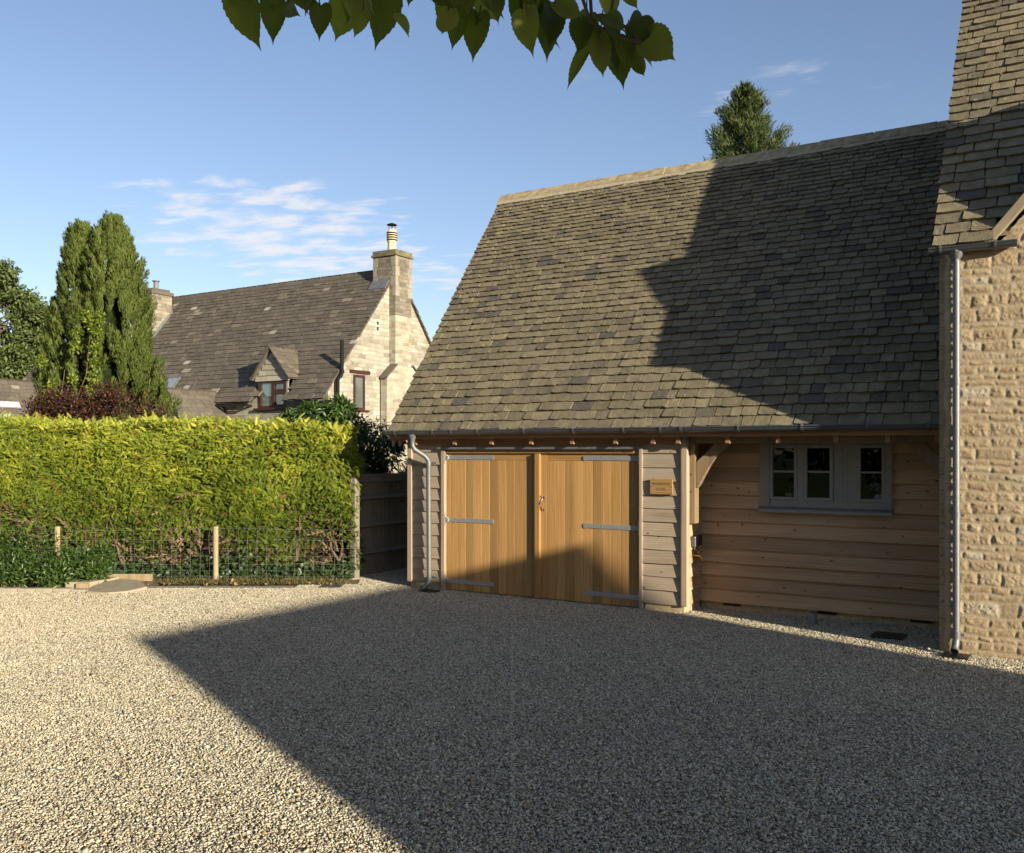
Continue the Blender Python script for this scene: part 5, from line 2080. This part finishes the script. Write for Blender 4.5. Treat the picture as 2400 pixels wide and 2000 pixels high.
# broadleaf tree at the far left
def broadleaf(name, label, cx, cz, base, top, rad, seed, n=34, leaves=420, L=0.15, frame=True, mat=None, gappy=0.75):
    rd = random.Random(seed)
    T = thing(name, label, 'tree')
    cs, rs, stems = [], [], []
    h = top - base
    tr = [(cx, cz, -0.05), (cx + 0.05, cz, base), (cx - 0.1, cz + 0.05, base + h * 0.5), (cx, cz, base + h * 0.85)]
    stems.append((tr, [h * 0.03, h * 0.024, h * 0.014, h * 0.004]))
    for k in range(n):
        t = rd.random()
        w = base + h * (0.05 + 0.88 * t)
        a = rd.uniform(0, 6.283)
        r = rad * (math.sin(math.pi * min(1, 0.18 + 0.82 * t)) ** 0.7) * rd.uniform(0.45, 1.0)
        c = (cx + math.cos(a) * r, cz + math.sin(a) * r, w)
        q = rad * rd.uniform(0.22, 0.36) * (1 - 0.35 * t)
        cs.append(c)
        rs.append((q, q, q * 0.75))
        if k % 2 == 0:
            b = (cx, cz, max(base * 0.8, w - r * 0.7))
            m_ = tuple((b[i] + c[i]) / 2 + rd.uniform(-.1, .1) for i in range(3))
            stems.append(([b, m_, c], [h * 0.006, h * 0.004, 0.01]))
    P, O = blobs(cs, rs, leaves, gappy)
    P += RG.normal(0, 0.085 * rad, P.shape) * np.array((1, 1, 0.6))
    D = O * 0.7 + RG.normal(0, 0.6, P.shape) + np.array((0, 0, -0.25))
    V, F = scatter(DIA, P, D, O * 0.5 + RG.normal(0, 0.5, P.shape) + np.array((0, 0, 0.6)), RG.uniform(0.7, 1.3, len(P)) * L, RG.uniform(0.7, 1.2, len(P)) * L * 0.62)
    np_mesh('crown', site_np(V) if frame else V, F, mat or GL_TREE, T)
    mb = MB()
    for pts, rr in stems:
        mb.tube([site(*p) if frame else p for p in pts], 0.02, 7, radii=rr)
    mb.build('trunk', M['bark'], T)
    return T


broadleaf('broadleaf_tree', 'loose crowned green tree at the left edge behind the slate roofs', -28.6, 52.0, 2.6, 12.9, 3.0, 5, 80, 470, 0.25)
broadleaf('broadleaf_tree', 'smaller open green tree between the left tree and the twin topped conifer', -25.9, 51.0, 3.4, 10.4, 1.5, 8, 44, 330, 0.22)


# conifer beyond the ridge
def make_cedar():
    T = thing('pointed_conifer', 'pointed loose conifer rising behind the garage ridge', 'tree')
    rd = random.Random(9)
    ax, az, top = 7.50, 30.0, 13.75
    base = site(ax, az, 0)
    Ps, Ds, Ns = [], [], []
    mb = MB()
    mb.tube([(base[0], base[1], -0.05), (base[0], base[1], 6), (base[0] + .05, base[1], 11), (base[0], base[1], top - 0.3)], 0.2, 8, radii=[0.34, 0.24, 0.10, 0.02])
    w = 4.0
    while w < top - 0.15:
        up = top - w
        reach = 0.10 + 0.43 * up ** 0.95
        nb = 6
        a0 = rd.uniform(0, 6.28)
        for k in range(nb):
            a = a0 + k * 6.283 / nb + rd.uniform(-.3, .3)
            r = reach * rd.uniform(0.5, 1.25)
            dirv = Vector((math.cos(a), math.sin(a), 0))
            pts = []
            for t in (0, 0.35, 0.7, 1.0):
                z = w + r * (0.15 * t + 0.35 * t * t)
                pts.append(Vector((base[0], base[1], 0)) + dirv * r * t + Vector((rd.uniform(-.04, .04), rd.uniform(-.04, .04), z)))
            mb.tube(pts, 0.02, 5, radii=[0.035, 0.025, 0.015, 0.006])
            m = int(85 + 150 * r) if w > 9.5 else int(30 + 40 * r)
            for q in range(m):
                t = 0.2 + 0.85 * rd.random() ** 0.75
                i = min(2, int(t * 3))
                f = t * 3 - i
                p = pts[i].lerp(pts[i + 1], min(1.15, f))
                sp = (0.07 + 0.12 * min(1, r)) * (1.15 - 0.55 * t)
                p = p + Vector((rd.gauss(0, sp), rd.gauss(0, sp), rd.gauss(0.02, sp * 0.8)))
                Ps.append(p)
                Ds.append(dirv * 0.6 + Vector((rd.gauss(0, .4), rd.gauss(0, .4), 0.75 + rd.gauss(0, .35))))
                Ns.append((rd.gauss(0, 1), rd.gauss(0, 1), rd.gauss(0, 1)))
        w += 0.26 if up < 5 else 0.5
    P, D, N_ = np.array(Ps), np.array(Ds), np.array(Ns)
    V, F = scatter(frond_proto(4, 0.26, 0.1, 0.3), P, D, N_, RG.uniform(0.10, 0.19, len(P)), RG.uniform(0.11, 0.19, len(P)))
    np_mesh('crown', V, F, GL_CED, T)
    mb.build('trunk', M['bark'], T)


make_cedar()


# ------------------------------------------------------------------ ground cover, soil and fences
def make_verge():
    mb = MB()
    mb.add([site(-13, 13.80, 0.004), site(-2.3, 13.92, 0.004), site(-2.3, 16.5, 0.004), site(-13, 16.5, 0.004)], [(0, 1, 2, 3)])
    mb.add([site(-13, 13.80, 0.004), site(-13, 14.05, 0.05), site(-2.3, 14.12, 0.05), site(-2.3, 13.92, 0.004)], [(0, 1, 2, 3)])
    tag(mb.build('soil', M['soil']), 'bare soil strip along the hedge foot', 'soil', kind='structure')
    n = 9000
    x = RG.uniform(-12.8, -2.5, n)
    z = 13.82 + np.abs(RG.normal(0, 0.22, n))
    kp = (x > -5.2) | (z > 14.25)
    x, z = x[kp], z[kp]
    n = len(x)
    P = np.stack([x, z, np.full(n, 0.01)], 1)
    D = np.stack([RG.normal(0, 0.5, n), RG.normal(-0.2, 0.5, n), RG.uniform(0.3, 1, n)], 1)
    V, F = scatter(DIA, P, D, rand_dir(n), RG.uniform(0.04, 0.13, n), 0.008)
    o = np_mesh('dry_grass', site_np(V), F, m_leaf('dry_grass_blade', [(0, (0.10, 0.11, 0.03)), (0.5, (0.20, 0.17, 0.07)), (1, (0.30, 0.23, 0.12))]))
    tag(o, 'short dry grass between gravel and hedge', 'grass', kind='stuff')
    # ivy and brambles under the hedge
    n = 6000
    x = RG.uniform(-12.8, -2.5, n)
    w = np.abs(RG.normal(0.05, 0.12, n)) * (0.8 + 0.9 * np.clip(np.sin(x * 2.7 + 1), 0, 1)) + 0.02
    z = 14.42 + RG.uniform(-0.05, 0.3, n)
    P = np.stack([x, z, w], 1)
    D = np.stack([RG.normal(0, 0.7, n), -RG.uniform(0.2, 1, n), RG.normal(-0.1, 0.5, n)], 1)
    Nn = np.stack([RG.normal(0, .4, n), -np.ones(n), RG.uniform(0.2, 1.0, n)], 1)
    V, F = scatter(LEAF, P, D, Nn, RG.uniform(0.04, 0.085, n), RG.uniform(0.045, 0.085, n))
    o = np_mesh('ivy', site_np(V), F, GL_IVY)
    tag(o, 'ivy leaves creeping under the hedge behind the wire', 'ivy', kind='stuff')
    # fallen leaves
    n = 170
    P = np.stack([RG.uniform(-6.2, -2.6, n), RG.uniform(13.75, 14.3, n), np.full(n, 0.035)], 1)
    V, F = scatter(LEAF, P, np.stack([RG.normal(0, 1, n), RG.normal(0, 1, n), RG.normal(0, .2, n)], 1), np.tile((0, -.3, 1.0), (n, 1)) + RG.normal(0, .4, (n, 3)), RG.uniform(0.03, 0.08, n), 0.05)
    o = np_mesh('fallen_leaves', site_np(V), F, m_leaf('dead_leaf', [(0, (0.30, 0.17, 0.07)), (0.6, (0.45, 0.33, 0.17)), (1, (0.36, 0.12, 0.05))]))
    tag(o, 'dead leaves lying at the edge of the gravel', 'leaves', kind='stuff')


make_verge()


def make_wire_fence():
    T = thing('wire_fence', 'low galvanised stock wire fence on round wooden posts before the hedge', 'fence')
    p0 = None
    for X in (-9.37, -6.95, -4.53):
        if p0 is None:
            mb = MB()
            mb.lathe((0, 0, 0), [(0.040, -0.05), (0.040, 0.835), (0.037, 0.845)], 14)
            p0 = mb.build('post', M['post_wood'], T, smooth=True)
            p0.location = site(X, 14.26, 0)
        else:
            copy_part(p0, T, site(X, 14.26, 0))
    rd = random.Random(6)
    mb = MB()
    hs = [0.795, 0.64, 0.512, 0.39, 0.275, 0.178, 0.09, 0.02]
    xs = [-12.0 + 0.145 * i for i in range(66)]
    xs = [x for x in xs if x < -2.35]
    for h in hs:
        pts = [site(x, 14.205 + 0.012 * math.sin(x * 3 + h * 9), h + 0.006 * math.sin(x * 5.1 + h * 20) + (0.02 * math.sin(x * 1.1) if h > 0.7 else 0)) for x in xs] + [site(-2.36, 14.18, h)]
        mb.tube(pts, 0.0009, 4, cap=False)
    for x in xs:
        dx = rd.uniform(-0.02, 0.02)
        pts = [site(x + dx * math.sin(h * 4) + rd.uniform(-.004, .004), 14.205 + 0.012 * math.sin(x * 3 + h * 9), h + 0.006 * math.sin(x * 5.1 + h * 20) + (0.02 * math.sin(x * 1.1) if h > 0.7 else 0)) for h in hs]
        mb.tube(pts, 0.0008, 4, cap=False)
    mb.build('wire_mesh', M['wire'], T)


make_wire_fence()


def make_board_fence():
    T = thing('board_fence', 'tall grey closeboard wooden fence in shade between hedge and garage', 'fence')
    u = -9.95
    for v in (11.16, 13.6, 16.0):
        mb = MB()
        mb.box(u + 0.0, u + 0.11, v - 0.055, v + 0.055, -0.05, 1.575)
        mb.build('post', M['fence_wood'], T, bevel=0.005)
    mb = MB()
    v = 11.22
    rd = random.Random(3)
    while v < 18.2:
        mb.prism([(u + 0.005, v, 0.12), (u - 0.016, v, 0.12), (u - 0.012, v + 0.125, 0.12), (u - 0.002, v + 0.125, 0.12)], (0, 0, 1.46 + rd.uniform(-.004, .004)))
        v += 0.105
    mb.build('boards', M['fence_wood'], T)
    for z in (0.36, 0.80, 1.24):
        mb = MB()
        mb.prism([(u + 0.006, 11.216, z - 0.045), (u + 0.075, 11.216, z - 0.01), (u + 0.075, 11.216, z + 0.01), (u + 0.006, 11.216, z + 0.045)], (0, 6.9, 0))
        mb.build('rail', M['fence_wood'], T)
    mb = MB()
    mb.box(u - 0.02, u + 0.02, 11.22, 18.2, -0.02, 0.118)
    mb.build('gravel_board', M['fence_wood'], T, bevel=0.003)
    mb = MB()
    mb.box(u - 0.05, u + 0.06, 11.10, 18.2, 1.59, 1.625)
    mb.box(u + 0.012, u + 0.045, 11.10, 18.2, 1.50, 1.588)
    mb.build('capping', M['fence_wood'], T, bevel=0.004)


make_board_fence()


def make_kerb():
    k0 = None
    labs = ['kerb stone cut by the left edge of the picture below the evergreen shrub', 'kerb stone second from the left edge below the evergreen shrub', 'kerb stone third from the left edge below the evergreen shrub', 'kerb stone two places left of the concrete slab', 'kerb stone next but one before the slab timber', 'kerb stone half buried in gravel, nearest the concrete slab']
    rd = random.Random(2)
    for i, x in enumerate((-7.36, -7.11, -6.86, -6.61, -6.36, -6.11)):
        if k0 is None:
            mb = MB()
            mb.box(-0.121, 0.121, -0.06, 0.06, -0.05, 0.058)
            o = k0 = mb.build('kerb_stone', M['kerb'], None, bevel=0.008)
        else:
            o = k0.copy()
            COL.objects.link(o)
        o.location = site(x, 13.22 + rd.uniform(-.008, .008), rd.uniform(-.006, .004) - (0.02 if i == 5 else 0))
        o.rotation_euler = (0, 0, YAW + rd.uniform(-.02, .02))
        tag(o, labs[i], 'kerb stone', 'kerb stones along the planting bed')


make_kerb()


def make_slab():
    T = thing('concrete_slab', 'sand coloured concrete ramp slab edged with timber beside the evergreen shrub', 'slab')

    def poly(mb, pts, z0, z1):
        mb.prism([site(x, z, z0) for x, z in pts], (0, 0, z1 - z0))
    mb = MB()
    P = [(-5.96, 13.06), (-5.62, 12.98), (-5.40, 13.08), (-5.24, 13.40), (-5.55, 13.9), (-5.98, 14.05), (-6.05, 13.5)]
    bot = [site(x, z, -0.03) for x, z in P]
    top = [site(x, z, 0.030 + 0.05 * (z - 13.0)) for x, z in P]
    n = len(P)
    mb.add(bot + top, [tuple(range(n))[::-1], tuple(range(n, 2 * n))] + [(i, (i + 1) % n, n + (i + 1) % n, n + i) for i in range(n)])
    mb.build('ramp', M['concrete'], T, bevel=0.006)
    mb = MB()
    poly(mb, [(-6.45, 13.45), (-6.10, 13.45), (-5.90, 14.02), (-6.45, 14.02)], -0.03, 0.105)
    mb.build('upper_slab', M['concrete'], T, bevel=0.006)
    mb = MB()
    poly(mb, [(-6.32, 14.04), (-5.42, 14.04), (-5.42, 14.085), (-6.32, 14.085)], -0.02, 0.145)
    poly(mb, [(-6.26, 13.38), (-6.085, 13.38), (-6.085, 13.44), (-6.26, 13.44)], -0.02, 0.10)
    mb.build('timber_edging', M['post_wood'], T, bevel=0.004)


make_slab()

# ------------------------------------------------------------------ lime tree whose branch hangs into the top of the picture
def lime_proto():
    half = [(0.0, 0.0), (-0.06, 0.10), (-0.08, 0.22), (-0.02, 0.34), (0.06, 0.41), (0.13, 0.47), (0.15, 0.445), (0.24, 0.505), (0.26, 0.48), (0.35, 0.515), (0.375, 0.485), (0.46, 0.495), (0.48, 0.46), (0.57, 0.445), (0.585, 0.41), (0.67, 0.375), (0.68, 0.335), (0.76, 0.275), (0.765, 0.235), (0.84, 0.16), (0.845, 0.12), (0.90, 0.06), (0.95, 0.025), (1.02, 0.0)]
    z = lambda x, y: 0.34 * abs(y) - 0.28 * x * x + 0.03 * math.sin(x * 9) * abs(y)
    V = [(x, y, z(x, y)) for x, y in half]
    n = len(half)
    V += [(x, -y, z(x, y)) for x, y in half[1:-1]]
    mid = []
    for t in (0.15, 0.4, 0.65, 0.88):
        mid.append(len(V))
        V.append((t, 0, z(t, 0)))
    F = []

    def near(i):
        x = half[i][0]
        return mid[0] if x < 0.27 else mid[1] if x < 0.52 else mid[2] if x < 0.77 else mid[3]
    for sgn in (1, -1):
        idx = lambda i: i if (sgn > 0 or i in (0, n - 1)) else n + i - 1
        for i in range(n - 1):
            a, b = near(i), near(i + 1)
            F.append((idx(i), idx(i + 1), a) if sgn > 0 else (idx(i + 1), idx(i), a))
            if a != b:
                F.append((idx(i + 1), b, a) if sgn > 0 else (b, idx(i + 1), a))
    return np.array(V, float), np.array(F)


def make_lime():
    T = thing('lime_tree', 'lime tree with dark heart shaped leaves hanging into the top of the picture', 'tree')
    LP = lime_proto()
    leaves = [((-1.427, 1.278, 2.911), (-1.423, 1.268, 2.787), 0.084), ((-1.444, 1.377, 2.93), (-1.399, 1.365, 2.846), 0.058), ((-1.305, 1.311, 2.897), (-1.279, 1.286, 2.833), 0.055), ((-1.313, 1.38, 2.885), (-1.294, 1.355, 2.817), 0.050), ((-1.348, 1.492, 2.966), (-1.376, 1.486, 2.871), 0.078), ((-1.214, 1.393, 2.861), (-1.231, 1.399, 2.805), 0.045), ((-1.241, 1.489, 2.955), (-1.222, 1.495, 2.826), 0.096), ((-1.128, 1.431, 2.909), (-1.12, 1.424, 2.856), 0.052), ((-1.072, 1.481, 2.861), (-1.109, 1.517, 2.821), 0.053), ((-1.102, 1.559, 2.904), (-1.125, 1.557, 2.82), 0.05), ((-1.107, 1.639, 2.92), (-1.092, 1.612, 2.823), 0.06), ((-1.096, 1.637, 2.961), (-1.086, 1.678, 2.908), 0.062), ((-1.015, 1.685, 2.964), (-1.051, 1.665, 2.892), 0.058), ((-0.96, 1.593, 2.87), (-0.937, 1.57, 2.779), 0.068), ((-0.975, 1.653, 2.91), (-0.951, 1.683, 2.805), 0.10), ((-0.915, 1.626, 2.893), (-0.869, 1.671, 2.868), 0.055), ((-0.898, 1.732, 2.896), (-0.914, 1.706, 2.833), 0.06), ((-0.927, 1.808, 2.872), (-0.97, 1.79, 2.78), 0.034), ((-0.865, 1.725, 2.85), (-0.889, 1.759, 2.778), 0.046), ((-0.881, 1.85, 2.887), (-0.855, 1.842, 2.781), 0.074), ((-0.814, 1.772, 2.829), (-0.807, 1.82, 2.769), 0.042), ((-0.78, 1.759, 2.838), (-0.719, 1.781, 2.794), 0.088), ((-0.891, 1.818, 3.006), (-0.854, 1.778, 2.919), 0.064),
              ((-1.47, 1.30, 2.95), (-1.44, 1.29, 2.86), 0.07), ((-1.27, 1.44, 2.95), (-1.27, 1.43, 2.86), 0.06), ((-1.09, 1.55, 2.95), (-1.08, 1.54, 2.87), 0.07), ((-0.99, 1.62, 2.98), (-0.98, 1.61, 2.88), 0.07), ((-1.40, 1.33, 2.97), (-1.41, 1.34, 2.88), 0.07), ((-1.30, 1.36, 2.96), (-1.33, 1.36, 2.86), 0.06), ((-1.25, 1.41, 2.93), (-1.26, 1.42, 2.84), 0.055), ((-1.10, 1.52, 2.93), (-1.12, 1.51, 2.85), 0.06), ((-1.06, 1.60, 2.96), (-1.03, 1.60, 2.88), 0.06), ((-0.94, 1.65, 2.90), (-0.92, 1.64, 2.82), 0.065), ((-0.87, 1.74, 2.87), (-0.885, 1.75, 2.80), 0.05), ((-0.82, 1.76, 2.85), (-0.83, 1.75, 2.79), 0.045)]
    rd = random.Random(14)
    P, D, Nn, L, W = [], [], [], [], []
    view = Vector((-SY, CY, 0))
    for a, b, w in leaves:
        a, b = Vector(a), Vector(b)
        d = (b - a)
        P.append(a + Vector((0, 0, 0.006)))
        D.append((d.normalized() + Vector((rd.gauss(0, .14), rd.gauss(0, .14), rd.gauss(0, .08)))).normalized())
        side = Vector((CY, SY, 0))
        n = (-view * 1.0 + side * rd.uniform(-0.7, 0.7) + Vector((0, 0, rd.uniform(-0.2, 0.5))))
        Nn.append(n)
        L.append(d.length * 0.96)
        W.append(w * rd.uniform(0.72, 1.0))
    for a, b, w in list(leaves):
        for q in range(1):
            p = Vector(a) + Vector((rd.gauss(0, .035), rd.gauss(0, .035), rd.uniform(0.0, 0.05)))
            P.append(p)
            D.append((rd.gauss(0, .5), rd.gauss(0, .5), -0.9))
            Nn.append((rd.gauss(0, .8), -0.6, rd.gauss(0.2, .6)))
            L.append(rd.uniform(0.045, 0.085))
            W.append(L[-1] * rd.uniform(0.55, 0.9))
    A = np.array
    V1, F1 = scatter(LP, A(P), A(D), A(Nn), A(L), A(W))
    n = 2700
    C = np.concatenate([A((-1.0, 0.9, 4.4)) + rand_dir(n // 2) * A((2.0, 1.7, 1.25)) * RG.random((n // 2, 1)) ** 0.45,
                        A((0.55, 1.05, 3.35)) + rand_dir(n // 2) * A((0.95, 0.75, 0.55)) * RG.random((n // 2, 1)) ** 0.4])
    Zc = -SY * C[:, 0] + CY * C[:, 1]
    Xc = CY * C[:, 0] + SY * C[:, 1]
    vis = (Zc > 0.05) & (np.abs(Xc) < 0.62 * Zc + 0.2)
    ok = ~vis | (C[:, 2] > 2.0 + 0.4835 * Zc + 0.17)
    ok &= np.linalg.norm(C - A((0, 0, 2.0)), axis=1) > 0.6
    C = C[ok]
    k = len(C)
    D2 = RG.normal(0, 0.5, (k, 3)) + A((0, 0, -0.9))
    V2, F2 = scatter(LP, C, D2, RG.normal(0, 0.6, (k, 3)) + A((0.3, -0.5, 0.6)), RG.uniform(0.07, 0.12, k), RG.uniform(0.06, 0.1, k))
    V, F = merge([(V1, F1), (V2, F2)])
    mt = m_leaf('lime_leaf', [(0, (0.07, 0.10, 0.024)), (0.5, (0.13, 0.17, 0.04)), (1, (0.25, 0.28, 0.08))], 0.45, 0.35, 0.5, tint=(1.5, 1.5, 0.5), big=22)
    np_mesh('crown', V, F, mt, T, True)
    mb = MB()
    mb.tube([(-3.2, -1.8, -0.05), (-3.1, -1.7, 1.6), (-2.8, -1.2, 3.0), (-2.2, -0.2, 4.2), (-1.6, 0.5, 5.2)], 0.1, 12, radii=[0.24, 0.2, 0.16, 0.1, 0.03])
    tr = mb.build('trunk', M['bark'], T, smooth=True)
    mb = MB()
    mb.tube([(-2.8, -1.2, 3.0), (-2.2, -0.1, 3.75), (-1.7, 0.7, 3.75), (-1.2, 1.35, 3.35), (-0.9, 1.66, 3.03)], 0.03, 8, radii=[0.07, 0.05, 0.03, 0.014, 0.006])
    mb.tube([(-1.7, 0.7, 3.75), (-0.6, 0.95, 3.75), (0.5, 1.1, 3.5), (1.2, 1.1, 3.3)], 0.03, 8, radii=[0.03, 0.025, 0.015, 0.006])
    mb.tube([(-1.5, 1.0, 3.5), (-1.45, 1.28, 3.1), (-1.43, 1.3, 2.93)], 0.01, 6, radii=[0.012, 0.006, 0.003])
    mb.tube([(-1.2, 1.35, 3.35), (-1.15, 1.5, 3.05), (-1.1, 1.55, 2.9)], 0.01, 6, radii=[0.01, 0.005, 0.003])
    for L_ in ([(-0.9, 1.66, 3.03), (-0.884, 1.688, 2.919), (-0.871, 1.696, 2.874), (-0.842, 1.715, 2.855), (-0.821, 1.727, 2.871), (-0.803, 1.738, 2.858), (-0.785, 1.75, 2.831)], [(-0.842, 1.715, 2.855), (-0.812, 1.733, 2.841), (-0.785, 1.75, 2.831)], [(-0.873, 1.695, 2.96), (-0.869, 1.698, 2.879)], [(-0.842, 1.715, 2.865), (-0.835, 1.719, 2.898), (-0.83, 1.722, 2.93)]):
        mb.tube(L_, 0.0036, 6)
    for a, b, w in leaves:
        a = Vector(a)
        mb.tube([a, a + Vector((rd.uniform(-.012, .012), rd.uniform(-.012, .012), 0.04))], 0.0014, 5)
    mb.build('branch', M['bark'], T, smooth=True)


make_lime()

# unseen trees behind the viewpoint, reflected in the panes, made tall to block sky light
for x, y, top, r, lab in ((-11.0, -8.0, 12.0, 4.0, 'unseen green tree behind the viewpoint, reflected in the left panes, blocking sky light'),
                          (-5.0, -11.0, 14.0, 4.6, 'tall green tree added behind the viewpoint to block sky light'),
                          (1.5, -12.0, 13.0, 4.4, 'green tree added behind the viewpoint towards the cottage to block sky light'),
                          (8.0, -11.0, 13.5, 4.4, 'green tree added behind the cottage beyond the right edge to block sky light'),
                          (-17.0, -4.5, 11.0, 3.8, 'green tree added to the left behind the viewpoint to block sky light')):
    broadleaf('sky_blocking_tree', lab, x, y, 1.0, top, r, int(top * 7 + r), 44, 330, 0.36, frame=False)
